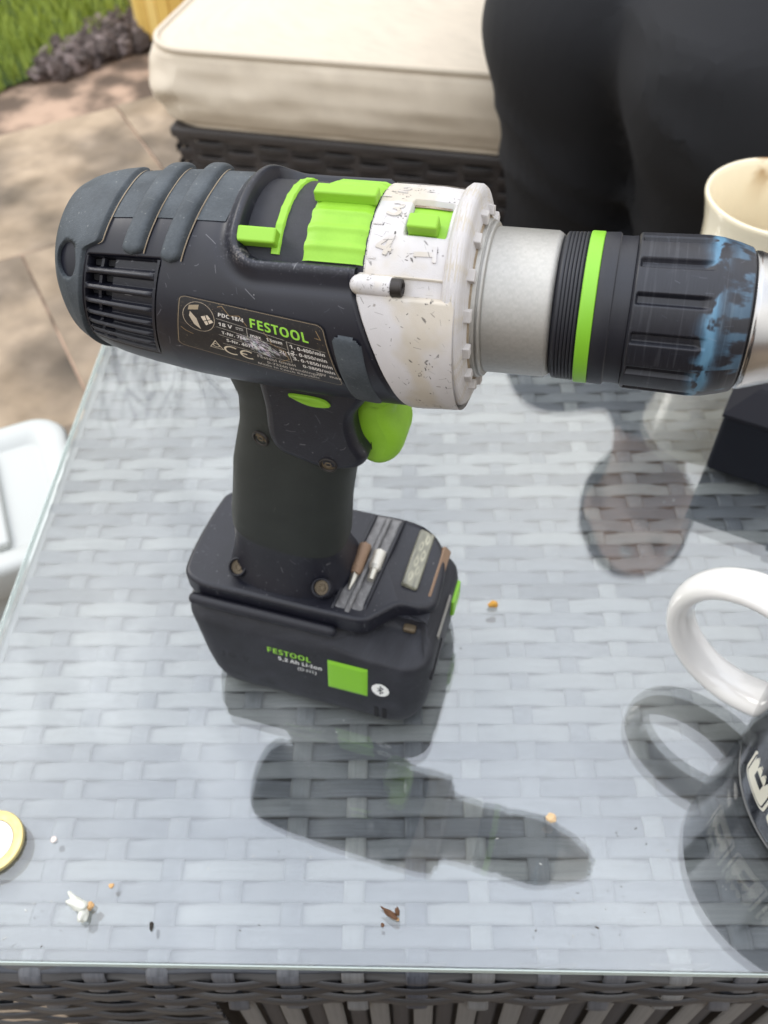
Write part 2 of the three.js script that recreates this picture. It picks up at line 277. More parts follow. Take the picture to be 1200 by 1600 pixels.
{
  const tb = thing('wicker_table', 'grey woven rattan coffee table under a glass sheet', 'table');
  const AMP = 0.00105, r = rngOf(5);
  const wave = (t) => { const c = Math.cos(Math.PI * t); return Math.sign(c) * Math.pow(Math.abs(c), 0.55); };
  // rows: four shared shapes, two of each phase
  const rowGeo = [0, 1].map((ph) => [0, 1].map((s) => {
    const path = []; for (let x = TX0; x <= TX1 + 1e-6; x += P / 8) { const k = x / P + 4; path.push(new THREE.Vector3(x, -AMP * wave(k + ph + 1), (fbm(x * 20, s * 5 + ph, 1, 2) - 0.5) * 0.0007)); }
    return ribbon(path, new THREE.Vector3(0, 0, 1), Q * 0.94, 0.0009, 0.0004, s * 0.05 + ph * 0.03);
  }));
  for (let j = -1; j <= 56; j++) {
    const z = -j * Q; if (z < TZ1 + 0.003) break;
    const m = part(numbered('row_strip'), rowGeo[((j % 2) + 2) % 2][r() < 0.5 ? 0 : 1], M.rattan[[0, 1, 2, 3, 1, 2, 0, 1][Math.floor(r() * 8)]], tb);
    m.position.set(0, WY + (r() - 0.5) * 0.0003, z + (r() - 0.5) * 0.0003); m.rotation.y = (r() - 0.5) * 0.0016; m.rotation.x = (r() - 0.5) * 0.05;
    if (j < 0) { m.position.set(0, WY - 0.0028, 0.0034); m.rotation.x = 0.85; m.material = M.edge[2]; }
  }
  // stakes: run from the back, over the front edge and down the apron
  const colGeo = [0, 1].map((ph) => {
    const path = []; for (let z = TZ1 - 0.01; z <= 0.0003; z += Q / 6) { const j = -z / Q; path.push(new THREE.Vector3(0, AMP * 1.15 * wave(j + ph + 1), z)); }
    const zE = 0.0005, R0 = 0.0056 + ph * 0.0010, yE = ph ? 0.0003 : 0.0006;
    for (let a = 0; a <= 90; a += 10) path.push(new THREE.Vector3(0, yE - R0 * (1 - Math.cos(a * DEG)), zE + R0 * Math.sin(a * DEG)));
    for (let y = -0.011; y > -0.055; y -= 0.003) path.push(new THREE.Vector3(0, y, zE + R0 + 0.0002 + AMP * 1.8 * Math.sin((y / Q) * Math.PI + ph * Math.PI)));
    return ribbon(path, new THREE.Vector3(-1, 0, 0), 0.0092, 0.0009, 0.0004, ph * 0.04);
  });
  for (let k = -2; k <= 20; k++) {
    const m = part(numbered('stake'), colGeo[((k % 2) + 2) % 2], M.rattan[[0, 0, 1, 2, 1][Math.floor(r() * 5)]], tb);
    m.position.set((k - 4) * P + (r() - 0.5) * 0.0008, WY, 0); m.rotation.y = (r() - 0.5) * 0.004;
  }
  // short infill stakes along the front edge
  const sg = (() => { const path = []; for (let a = 0; a <= 90; a += 10) path.push(new THREE.Vector3(0, -0.0045 - 0.005 * (1 - Math.cos(a * DEG)), 0.0005 + 0.0050 * Math.sin(a * DEG))); for (let y = -0.012; y > -0.05; y -= 0.006) path.push(new THREE.Vector3(0, y, 0.0055)); return ribbon(path, new THREE.Vector3(-1, 0, 0), 0.0076, 0.0009, 0.0004); })();
  for (let k = -3; k <= 19; k++) for (const f of [0.36, 0.66]) { const m = part(numbered('infill_stake'), sg, M.edge[Math.floor(r() * 3)], tb); m.position.set((k - 4 + f) * P + (r() - 0.5) * 0.0006, WY, 0); }
  // apron rows, woven in and out of the stakes
  const X0 = -0.189, XL = -0.06;
  const apr = (xa, xb, ph) => { const path = []; for (let x = xa; x <= xb + 1e-6; x += P / 8) path.push(new THREE.Vector3(x, (noise(x * 60, ph * 3) - 0.5) * 0.0006, 0.0011 * Math.cos(Math.PI * (x / P + 4 + ph)))); return ribbon(path, new THREE.Vector3(0, -1, 0), 0.0088, 0.0009, 0.0004); };
  const aprGeo = [apr(X0, TX1, 0), apr(X0, TX1, 1)], legGeo = [apr(X0, XL, 0), apr(X0, XL, 1)];
  for (let i = 0; i < 34; i++) {
    const y = WY - 0.0105 - i * 0.0084;
    const full = i < 4, m = part(numbered('apron_strip'), (full ? aprGeo : legGeo)[i % 2], M.edge[i % 3], tb);
    m.position.set(0, y, 0.0066 + i * 0.0003);
  }
  // flared lower panel of upright strips between the legs
  const low = (() => { const path = []; for (let t = 0; t <= 1.001; t += 0.1) path.push(new THREE.Vector3(0, -0.046 - 0.33 * t, 0.0048 + 0.012 * t)); return ribbon(path, new THREE.Vector3(-1, 0, 0), 0.0088, 0.0009, 0.0004); })();
  for (let x = XL + 0.008, i = 0; x < TX1; x += 0.0102, i++) { const m = part(numbered('lower_stake'), low, M.rattan[i % 2 ? 3 : 2], tb); m.position.set(x + (r() - 0.5) * 0.001, 0, i % 2 ? -0.0030 : 0); m.rotation.y = (r() - 0.5) * 0.05; }
  // frame and legs inside the weave
  const fr = merged([new THREE.BoxGeometry(TX1 - TX0 - 0.03, 0.02, 0.03).translate((TX0 + TX1) / 2, WY - 0.0135, -0.013), new THREE.BoxGeometry(TX1 - TX0 - 0.03, 0.02, 0.03).translate((TX0 + TX1) / 2, WY - 0.0135, TZ1 + 0.02), new THREE.BoxGeometry(0.03, 0.018, 0.44).translate(TX0 + 0.02, WY - 0.0135, -0.245), new THREE.BoxGeometry(0.03, 0.018, 0.44).translate(TX1 - 0.02, WY - 0.0135, -0.245), new THREE.BoxGeometry(TX1 - TX0 - 0.02, 0.002, 0.47).translate((TX0 + TX1) / 2, WY - 0.0045, -0.247)]);
  part('frame', fr, M.rattanDark[1], tb);
  for (const [x, z] of [[TX0 + 0.06, -0.05], [TX1 - 0.06, -0.05], [TX0 + 0.06, TZ1 + 0.05], [TX1 - 0.06, TZ1 + 0.05]]) part('leg', new RoundedBoxGeometry(0.1, -GY - 0.03, 0.08, 2, 0.008).translate(x, (GY - 0.03) / 2 - 0.002, z), M.rattanDark[1], tb);
  // side apron seen past the left edge of the glass
  const sideRow = (() => { const path = []; for (let z = TZ1; z <= 0.005; z += 0.006) path.push(new THREE.Vector3(0.001 * Math.sin(z / Q), 0, z)); return ribbon(path, new THREE.Vector3(0, 1, 0), 0.0088); })();
  for (let i = 0; i < 8; i++) { const m = part(numbered('side_strip'), sideRow, M.rattan[i % 4], tb); m.position.set(TX0 + 0.001, WY - 0.006 - i * 0.0084, 0); m.rotation.z = Math.PI * 0; }
}
// glass sheet
{
  const tb = scene.getObjectByName('wicker_table'), bp = []; for (let z = -0.512; z <= -0.0005; z += 0.01) bp.push(new THREE.Vector3(0.0026, WY + 0.0012 + 0.0003 * Math.sin(z / Q), z));
  const bs = part('border_strip', ribbon(bp, new THREE.Vector3(-1, 0, 0), 0.0042, 0.0012, 0.0004), M.rattan[2], tb); bs.position.set(-0.1935, 0, 0); bs.rotation.y = -0.0142;
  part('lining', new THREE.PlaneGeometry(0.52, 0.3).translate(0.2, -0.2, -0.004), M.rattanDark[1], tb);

  const gt = thing('glass_sheet', 'clear glass sheet lying on the woven table top', 'glass');
  const T = 0.0052, w = 0.63, d = 0.515, g = new RoundedBoxGeometry(w, T, d, 2, 0.0006); g.translate(w / 2, -T / 2, -d / 2);
  const smear = dataTex(1024, 1024, (u, v) => { const a = fbm(u * 4 + 0.6 * fbm(u * 3, v * 3, 5, 3), v * 4, 11, 4), b = fbm(u * 22 + v * 9, v * 5 - u * 3, 17, 3), c = noise(u * 240, v * 240, 3), k = smooth(0.52, 0.78, a) * smooth(0.42, 0.7, b) * 14 + smooth(0.93, 1, c) * 22 + smooth(0.6, 0.8, fbm(u * 9, v * 9, 31, 4)) * 6; return [252 - k, 252 - k, 252 - k]; }, false);
  for (let i = 0; i < g.attributes.position.count; i++) g.attributes.uv.setXY(i, g.attributes.position.getX(i) / 0.5, -g.attributes.position.getZ(i) / 0.5);
  part('pane', g, std({ transmissionMap: smear, color: new THREE.Color(0.955, 0.975, 0.97), transmission: 1, thickness: 0, roughness: 0.0, ior: 1.9 }), gt);
  const rim = (() => { // polished edge, slightly proud of the pane
    const t = 0.0005, hh = T * 0.84, y = -T / 2; const L = [];
    L.push(new THREE.BoxGeometry(w, hh, t).translate(w / 2, y, t / 2 + 0.0002), new THREE.BoxGeometry(w, hh, t).translate(w / 2, y, -d - t / 2 - 0.0002), new THREE.BoxGeometry(t, hh, d).translate(-t / 2 - 0.0002, y, -d / 2), new THREE.BoxGeometry(t, hh, d).translate(w + t / 2 + 0.0002, y, -d / 2));
    return merged(L);
  })();
  part('polished_edge', rim, std({ color: new THREE.Color(0.72, 0.8, 0.77), transmission: 0.45, thickness: 0, roughness: 0.45, ior: 1.5 }), gt, 'pale green polished glass edge');
  gt.position.set(-0.1936, 0, 0.0005); gt.rotation.y = -0.0142;
}

// ---------------------------------------------------------------- cordless drill
const YC = 0.213;                                           // height of the spindle axis
const R0T = [[-0.0555, 0.002], [-0.0553, 0.010], [-0.0543, 0.0160], [-0.0525, 0.0198], [-0.0495, 0.0225], [-0.0460, 0.0243], [-0.042, 0.0257], [-0.0376, 0.0268], [-0.0276, 0.0284], [-0.016, 0.0298], [0, 0.0306], [0.02, 0.0312], [0.04, 0.0316], [0.08, 0.0316]];
const bodyR = (a, f) => table(R0T, a) + table([[-0.05, -0.0007], [-0.02, 0], [0.02, 0.0014], [0.06, 0.0016]], a) * Math.cos((f + 50) * DEG);
const pol = (a, r, f) => [a, YC + r * Math.sin(f * DEG), r * Math.cos(f * DEG)];
const fold = (f) => { let x = ((f % 360) + 360) % 360; if (x > 270) x -= 360; return x > 90 ? 180 - x : x; };   // mirror to -90..90
const abT = [[-90, 0.053], [-38, 0.0508], [-12, 0.0476], [6.7, 0.0446], [25, 0.0411], [33, 0.0397], [42, 0.039], [90, 0.039]];
const ab = (f) => table(abT, fold(f));
// patch on the body surface: bilinear corners in (a, phi), lifted by `lift`
function bodyPatch(nu, nv, corner, lift, uvfn, keep) {
  const [tl, tr, bl, br] = corner;
  return grid(nu, nv, (u, v) => { const a = lerp(lerp(bl[0], br[0], u), lerp(tl[0], tr[0], u), v), f = lerp(lerp(bl[1], br[1], u), lerp(tl[1], tr[1], u), v); return pol(a, bodyR(a, f) + (typeof lift === 'function' ? lift(u, v, a, f) : lift), f); }, uvfn, false, keep);
}
const roundedKeep = (w, h, r) => (u, v) => { const x = Math.abs(u - 0.5) * w - (w / 2 - r), y = Math.abs(v - 0.5) * h - (h / 2 - r); return !(x > 0 && y > 0) || Math.hypot(x, y) < r; };
function extrude(pts, depth, bevel, curve = 6, segs = 3) {
  const s = new THREE.Shape(pts.map(([x, y]) => new THREE.Vector2(x, y)));
  return new THREE.ExtrudeGeometry(s, { depth: depth - 2 * bevel, bevelEnabled: true, bevelThickness: bevel, bevelSize: bevel, bevelOffset: -bevel, bevelSegments: segs, curveSegments: curve });
}
function smoothPts(pts, n = 60) { const c = new THREE.CatmullRomCurve3(pts.map(([x, y]) => new THREE.Vector3(x, y, 0)), true, 'centripetal'); return c.getPoints(n).slice(0, -1).map((p) => [p.x, p.y]); }
function soften(g) { const h = g.clone(); h.deleteAttribute('normal'); const m = mergeVertices(h, 1e-6); m.computeVertexNormals(); return m; }

// the barrel is laid out on plain stations along its axis, then brought to true length and girth and tipped nose-up
const AXIS = [[-0.0555, -0.066], [-0.0376, -0.0459], [-0.0313, -0.039], [-0.0207, -0.0261], [-0.0093, -0.013], [0.005, 0.0035], [0.0148, 0.0144], [0.0252, 0.0262], [0.0398, 0.0423], [0.0501, 0.0534], [0.0606, 0.0645], [0.065, 0.07], [0.0715, 0.0752], [0.0895, 0.0953], [0.097, 0.1035], [0.1007, 0.1077], [0.1098, 0.1173], [0.129, 0.1375], [0.1405, 0.1487], [0.1635, 0.173], [0.18, 0.19]];
const GIRTH = [[-0.05, 1.1], [0, 1.09], [0.055, 1.07], [0.0635, 1.045], [0.0685, 1.02], [0.0715, 1.01], [0.09, 1]], RISE_TRUE = [[-0.06, 0.0017], [0.064, 0.0005], [0.0752, 0]];
const TIP = 3.5 * DEG, ROLL = 3.4 * DEG, AXIS_Y = 0.2146;
function barrelShape(g) {
  const p = g.attributes.position;
  for (let i = 0; i < p.count; i++) { const a = p.getX(i), k = table(GIRTH, a); p.setXYZ(i, table(AXIS, a), (p.getY(i) - YC) * k, p.getZ(i) * k); }
  g.rotateX(ROLL);
  for (let i = 0; i < p.count; i++) p.setY(i, p.getY(i) + table(RISE_TRUE, p.getX(i)));
  g.rotateZ(TIP); g.translate(0, AXIS_Y, 0);
}
const drill = thing('cordless_drill', 'scuffed dark cordless drill with white gear casing and lime green switches standing on the glass', 'drill');
drill.position.set(-0.0215, 0.0004, -0.1538); drill.rotation.y = -14.5 * DEG;
const font = await new FontLoader().loadAsync('fonts/droid/droid_sans_bold.typeface.json');

warp = barrelShape;
const shellTex = canvasTex(1024, 2048, (g, W, H) => { // scuffs gather on the window rim and the shoulder below it, as on the photographed tool
  const r = rngOf(19), im = g.createImageData(W, H);
  for (let j = 0; j < H; j++) for (let i = 0; i < W; i++) { const n = fbm(i / W * 9, j / H * 18, 3, 4) - 0.5, o = (j * W + i) * 4; im.data[o] = 18 + n * 12; im.data[o + 1] = 19 + n * 12; im.data[o + 2] = 30 + n * 12; im.data[o + 3] = 255; }
  g.putImageData(im, 0, 0);
  const at = (a, f) => [(a + 0.05) / 0.089 * W, (1 - (f > 90 ? f - 90 : f + 270) / 360) * H];
  const dab = (a, f, q, al, c = '178,175,168') => { const [x, y] = at(a, f); g.fillStyle = `rgba(${c},${al})`; g.beginPath(); g.ellipse(x, y, q, q * (0.4 + r()), r() * 3, 0, 7); g.fill(); };
  const gs = () => (r() + r() + r() - 1.5) / 1.5;
  for (let i = 0; i < 1700; i++) { const t = r(); t < 0.45 ? dab(0.0035 + gs() * 0.0035, 46 + r() * 90, 0.8 + r() * 2.6, 0.03 + r() * 0.17) : t < 0.75 ? dab(0.006 + r() * 0.033, 46.5 + gs() * 4.5, 0.8 + r() * 2.4, 0.03 + r() * 0.15) : dab(0.008 + gs() * 0.005, 50 + gs() * 7, 0.8 + r() * 2.2, 0.04 + r() * 0.2, '186,176,156'); }
  for (let i = 0; i < 420; i++) dab(-0.045 + r() * 0.085, -80 + r() * 200, 0.5 + r() * r() * 2.4, 0.15 + r() * 0.5);
  for (let i = 0; i < 95; i++) { const [x, y] = at(-0.03 + r() * 0.07, -30 + r() * 90), a = r() * 6.3, l = 6 + r() * r() * 70; g.strokeStyle = `rgba(185,183,178,${0.12 + r() * 0.45})`; g.lineWidth = 0.6 + r() * 2.0; g.beginPath(); g.moveTo(x, y); g.quadraticCurveTo(x + Math.cos(a) * l * 0.5 + 4 * r(), y + Math.sin(a) * l * 0.5 + 4 * r(), x + Math.cos(a) * l, y + Math.sin(a) * l); g.stroke(); }
});
shellTex.wrapS = shellTex.wrapT = THREE.ClampToEdgeWrapping;
{ // motor housing with the open window on top
  const winD = (a, f) => { const s = (Math.abs(fold(f) - 90)) * DEG * 0.031, hw = 42 * DEG * 0.031, x = 0.0068 - a, y = s - hw, r = 0.006, qx = x + r, qy = y + r; return Math.hypot(Math.max(qx, 0), Math.max(qy, 0)) + Math.min(Math.max(qx, qy), 0) - r; };
  const ventIn = (a_, f, a = a_ - (f - 40) * 0.000105) => smooth(-0.0385, -0.0378, a) * (1 - smooth(-0.0158, -0.015, a)) * smooth(-16, -14, f) * (1 - smooth(42, 44, f));
  const g = grid(220, 300, (u, v) => {
    const f = 90 + v * 360, a = lerp(-0.0500, ab(f), u), ff = ((f % 360) + 360) % 360, fs = ff > 270 ? ff - 360 : ff, d = winD(a, f);
    let r = bodyR(a, f) + (0.0012 + 0.0012 * smooth(0.014, 0.004, a)) * Math.exp(-Math.pow((d - 0.0014) / 0.0021, 2)) * smooth(-0.012, 0.002, a);
    r -= 0.0055 * smooth(0.0003, -0.0012, d);
    r -= 0.0016 * Math.exp(-Math.pow((d - 0.0062) / 0.0016, 2)) * smooth(-0.002, 0.01, a) * 0.35;
    r -= 0.0045 * ventIn(a, fs);
    if (u > 0.985) r -= 0.0008 * smooth(0.985, 1, u);
    return pol(a, r, f);
  }, (u, v) => [u, v], true);
  part('motor_housing', g, std({ map: shellTex, roughness: 0.42 }), drill, 'scuffed dark plastic motor housing');
  // inner sleeve that carries the gear selector rings
  part('selector_sleeve', latheX([[0.003, 0.0272], [0.0045, 0.0286], [0.041, 0.0286]], YC), M.shell, drill);
  // vent panel: slats with pairs of openings
  const shear = (f) => (f - 40) * 0.000105;
  const rows = [40, 30, 20.5, 12, 4.2, -3.2, -10];
  const vg = grid(150, 220, (u, v) => {
    const a0 = lerp(-0.0383, -0.0152, u), f = lerp(-15.5, 43.5, v), a = a0 + shear(f); let d = 0.0004;
    let slot = 0; for (const c of rows) slot = Math.max(slot, 1 - smooth(2.2, 3.6, Math.abs(f - c)));
    const along = smooth(-0.0378, -0.0372, a0) * (1 - smooth(-0.0165, -0.016, a0));
    d -= 0.0013 * slot * along;
    let hole = 0; for (const [h0, h1] of [[-0.0372, -0.0337], [-0.0326, -0.0291]]) hole = Math.max(hole, smooth(h0, h0 + 0.0003, a0) * (1 - smooth(h1 - 0.0003, h1, a0)));
    d -= 0.0028 * hole * slot;
    return pol(a, bodyR(a, f) + d - 0.0003, f);
  }, (u, v) => [u * 0.022, v * 0.03]);
  const vent = part('vent_panel', vg, M.shell, drill, 'slatted motor cooling vent');
  for (const c of rows) for (const [h0, h1] of [[-0.0368, -0.0341], [-0.0322, -0.0295]]) part('vent_opening', bodyPatch(4, 4, [[h0 + shear(c), c + 2], [h1 + shear(c), c + 2], [h0 + shear(c), c - 2], [h1 + shear(c), c - 2]], -0.0029), M.black, vent);
  for (let i = 0; i + 1 < rows.length; i++) { const c = (rows[i] + rows[i + 1]) / 2; part('vent_slat', bodyPatch(30, 6, [[-0.0373 + shear(c), c + 1.5], [-0.0163 + shear(c), c + 1.5], [-0.0373 + shear(c), c - 1.5], [-0.0163 + shear(c), c - 1.5]], (u, v) => 0.0002 + 0.0006 * Math.sin(Math.PI * clamp(v)) * smooth(0, 0.06, u) * (1 - smooth(0.94, 1, u)), (u, v) => [u * 0.02, v * 0.003]), M.shell, vent); }
}
{ // rubber bumper: rear cap, two ribs and the inlay between them
  const dl = (f) => 0.0055 * Math.pow(Math.max(0, Math.sin(fold(f) * DEG)), 3) - 0.0019;
  const capF = (f) => { const x = fold(f); return lerp(-0.0386 + (clamp(x, -20, 46) - 40) * 0.000105, -0.0336 + dl(f), smooth(46, 52, x)); };
  const g = grid(90, 240, (u, v) => {
    const f = 90 + v * 360, e = capF(f), a = lerp(-0.0555, e, Math.pow(u, 1.25));
    let r = bodyR(a, f) + 0.0014 * smooth(-0.0545, -0.049, a);
    r -= 0.0016 * smooth(e - 0.0012, e, a);
    const fx = fold(f), s = ((((f % 360) + 360) % 360) > 90 && (((f % 360) + 360) % 360) < 270) ? 99 : fx;
    const d = Math.hypot((a + 0.0452) / 0.0037, (s - 40) * DEG * 0.0252 / 0.0050); r -= 0.0085 * (1 - smooth(0.72, 1.05, d));
    const notch = smooth(50, 46, fx) * smooth(-0.046, -0.040, a); r -= 0.0002 * notch;
    return pol(a, r, f);
  }, (u, v) => [u * 0.03, v * 0.17], true);
  const cap = part('rubber_cap', g, M.rubber, drill, 'dusty grey rubber rear bumper');
  for (const [b, e, f0] of [[-0.0268, -0.0204, 45.2], [-0.0150, -0.0090, 42.6]]) {
    const rib = grid(16, 90, (u, v) => {
      const f = lerp(f0, 180 - f0, v), end = Math.min(1, Math.min(f - f0, 180 - f0 - f) / 4.5), sh = Math.sqrt(Math.max(0, 1 - (1 - end) * (1 - end))), c = (b + e) / 2, a = c + (u - 0.5) * (e - b) * Math.max(0.02, sh) + dl(f);
      const h = 0.0023 * Math.pow(Math.max(0, 1 - Math.pow(Math.abs(u - 0.5) * 2, 4)), 0.6) * (0.35 + 0.65 * sh);
      return pol(a, bodyR(a, f) - 0.0002 + h, f);
    }, (u, v) => [u * 0.006, v * 0.05]);
    part('rubber_rib', rib, M.rubber, drill);
    part('dust_line', grid(3, 70, (u, v) => { const f = lerp(f0 + 1, 178 - f0, v), a = e + 0.0001 + u * 0.0004 + dl(f); return pol(a, bodyR(a, f) + 0.0004, f); }, (u, v) => [u * 0.02, v * 0.05]), M.dusty, drill);
  }
  part('dust_line', grid(3, 70, (u, v) => { const f = lerp(50, 130, v), a = capF(f) + 0.0001 + u * 0.0004; return pol(a, bodyR(a, f) + 0.00045, f); }, (u, v) => [u * 0.02, v * 0.05]), M.dusty, drill);
  part('rubber_inlay', grid(60, 40, (u, v) => { const f = lerp(66, 114, v), a = lerp(-0.034, -0.0005, u) + dl(f); return pol(a, bodyR(a, f) + 0.00025, f); }, (u, v) => [u * 0.034, v * 0.03]), M.rubber, drill);
}
{ // gear and mode selectors (lime green) in the window
  const ring = (a0, a1, f0, f1, r, rib) => grid(8, 120, (u, v) => { const f = lerp(f0, f1, v); return pol(lerp(a0, a1, u), r + rib * (Math.pow(Math.abs(Math.sin(f * DEG * 17)), 6)) - (u < 0.01 || u > 0.99 ? 0.0008 : 0), f); }, (u, v) => [u * (a1 - a0), v * 0.05]);
  const narrow = part('gear_selector_ring', ring(0.0148, 0.0175, 52, 128, 0.0291, 0.00025), M.green, drill);
  const tab = (a0, a1, f0, f1, r0, r1) => { // block following the ring, rounded
    const g = new RoundedBoxGeometry(a1 - a0, r1 - r0, (f1 - f0) * DEG * r0, 3, 0.0007); g.translate(0, r0 + (r1 - r0) / 2, 0); const m = (f0 + f1) / 2; g.rotateX((90 - m) * DEG); g.translate((a0 + a1) / 2, YC, 0); return g;
  };
  part('thumb_tab', tab(0.0048, 0.0168, 55, 64, 0.0285, 0.0322), M.green, narrow);
  const wide = part('mode_selector_ring', ring(0.0236, 0.0402, 50, 132, 0.0293, 0.0004), M.green, drill);
  part('thumb_tab', tab(0.0232, 0.0405, 86, 95, 0.0288, 0.0322), M.green, wide);
  // torque ring with raised figures and a small opening
  const tr = grid(80, 240, (u, v) => {
    const f = 90 + v * 360, a = lerp(0.0404, 0.0652, u), x = Math.abs(a - 0.0556) - 0.0054, y = Math.abs((((f % 360) + 360) % 360) - 80.5) - 11.5, d = Math.max(x / 0.0006, y / 1.2);
    return pol(a, 0.0296 - 0.0024 * smooth(0.6, -0.6, d) - (u < 0.015 ? 0.001 : 0), f);
  }, (u, v) => [u * 0.025 + 0.3, v * 0.18], true);
  const torque = part('torque_ring', tr, M.white, drill);
  const glyph = (ch, a, f, s, turn) => { const g = new TextGeometry(ch, { font, size: s, depth: 0.0005, curveSegments: 4, bevelEnabled: false }); g.computeBoundingBox(); const b = g.boundingBox; g.translate(-(b.min.x + b.max.x) / 2, -(b.min.y + b.max.y) / 2, 0.0294); g.rotateZ(turn); g.rotateX(-f * DEG); g.translate(a, YC, 0); part('raised_figure', g, M.white, torque); };
  glyph('2', 0.0462, 103, 0.0042, -0.2); glyph('3', 0.0462, 84, 0.0056, -0.2); glyph('4', 0.0456, 62, 0.006, -0.25); glyph('T', 0.0566, 58, 0.0062, -1.5);
  for (const f of [94, 73, 54]) part('index_mark', bodyTick(0.0412, 0.0436, f), M.white, torque);
  function bodyTick(a0, a1, f) { return grid(3, 2, (u, v) => pol(lerp(a0, a1, u), 0.02985, f + (v - 0.5) * 0.9)); }
  const win = part('torque_window', grid(20, 30, (u, v) => pol(lerp(0.0505, 0.061, u), 0.0279, lerp(69.5, 91.5, v))), M.green, torque);
  part('slider_tab', tab(0.0506, 0.0588, 69.5, 79, 0.0278, 0.0318), M.green, win);
  // grime strip at the upper edge of the opening
  part('grime', grid(10, 4, (u, v) => pol(lerp(0.0503, 0.0605, u), 0.0283, lerp(90, 92, v)), (u, v) => [u * 0.01, v * 0.002]), M.dusty, win);
}
{ // white gear casing around the underside
  const g = grid(110, 260, (u, v) => {
    const f = 46.5 - v * 273, a = lerp(ab(f) + 0.0002, 0.0655, u), fx = ((((f % 360) + 360) % 360)), fs = fx > 270 ? fx - 360 : fx;
    const near = fs < 90 ? 1 : 0;
    let r = bodyR(a, f) + 0.0004 - 0.0009 * smooth(0.02, 0, u);
    const ch = smooth(0.0492, 0.0497, a) * (1 - smooth(0.0636, 0.0642, a)) * smooth(35.5, 37.2, fs) * (1 - smooth(43.6, 45, fs)) * near; r -= 0.0042 * ch;
    r += 0.0006 * Math.exp(-Math.pow((fs - 45.5) / 1.3, 2)) * near;
    if (v < 0.012) r -= 0.003 * (1 - v / 0.012);
    return pol(a, r, f);
  }, (u, v) => [u * 0.026, v * 0.152]);
  const cas = part('gear_casing', g, M.white, drill, 'chipped white painted gear casing');
  part('screw_boss', new THREE.CapsuleGeometry(0.0027, 0.0074, 6, 16).rotateZ(Math.PI / 2).translate(0.0443, ...pol(0, 0.0311, 40.2).slice(1)), M.whiteWorn, cas, 'paint-chipped screw boss');
  const sp = pol(0, 0.0313, 40.2);
  part('screw', merged([new THREE.CylinderGeometry(0.0024, 0.0024, 0.0024, 20).rotateZ(Math.PI / 2).translate(0.0504, sp[1], sp[2]), new THREE.TorusGeometry(0.0018, 0.0006, 8, 20).rotateY(Math.PI / 2).translate(0.0517, sp[1], sp[2])]), M.screw, cas);
  // front flange, dished nose and its ring of studs
  part('front_flange', latheX([[0.0618, 0.0293], [0.0622, 0.0309], [0.0632, 0.0319], [0.0652, 0.0322], [0.0664, 0.0317], [0.067, 0.0306], [0.0672, 0.0295], [0.0674, 0.0282], [0.0682, 0.0262], [0.0686, 0.0248], [0.0687, 0.022]], YC, 128), M.white, drill, 'white front flange with grime in its corner');
  for (let i = 0; i < 15; i++) { const f = 4 + i * 24, s = new RoundedBoxGeometry(0.0034, 0.0030, 0.0036, 2, 0.0004); s.rotateX((90 - f) * DEG * 1); const q = pol(0.0686, 0.0258, f); s.translate(...q); part('casing_stud', s, M.white, drill); }
  part('grime_ring', latheX([[0.0684, 0.0246], [0.0690, 0.0243], [0.0692, 0.0236]], YC, 96), M.dusty, drill);
  part('retaining_ring', latheX([[0.0686, 0.0236], [0.0704, 0.0236], [0.0707, 0.0232], [0.0707, 0.0226], [0.0712, 0.0226], [0.0714, 0.0231], [0.0720, 0.0231], [0.0723, 0.0226], [0.0724, 0.021]], YC, 96), M.metal, drill);
  part('steel_collar', latheX([[0.072, 0.0212], [0.0723, 0.0216], [0.0728, 0.0217], [0.0885, 0.0217], [0.0893, 0.0212], [0.0900, 0.0206], [0.0902, 0.0195]], YC, 128), M.metal, drill, 'satin metal collar');
}
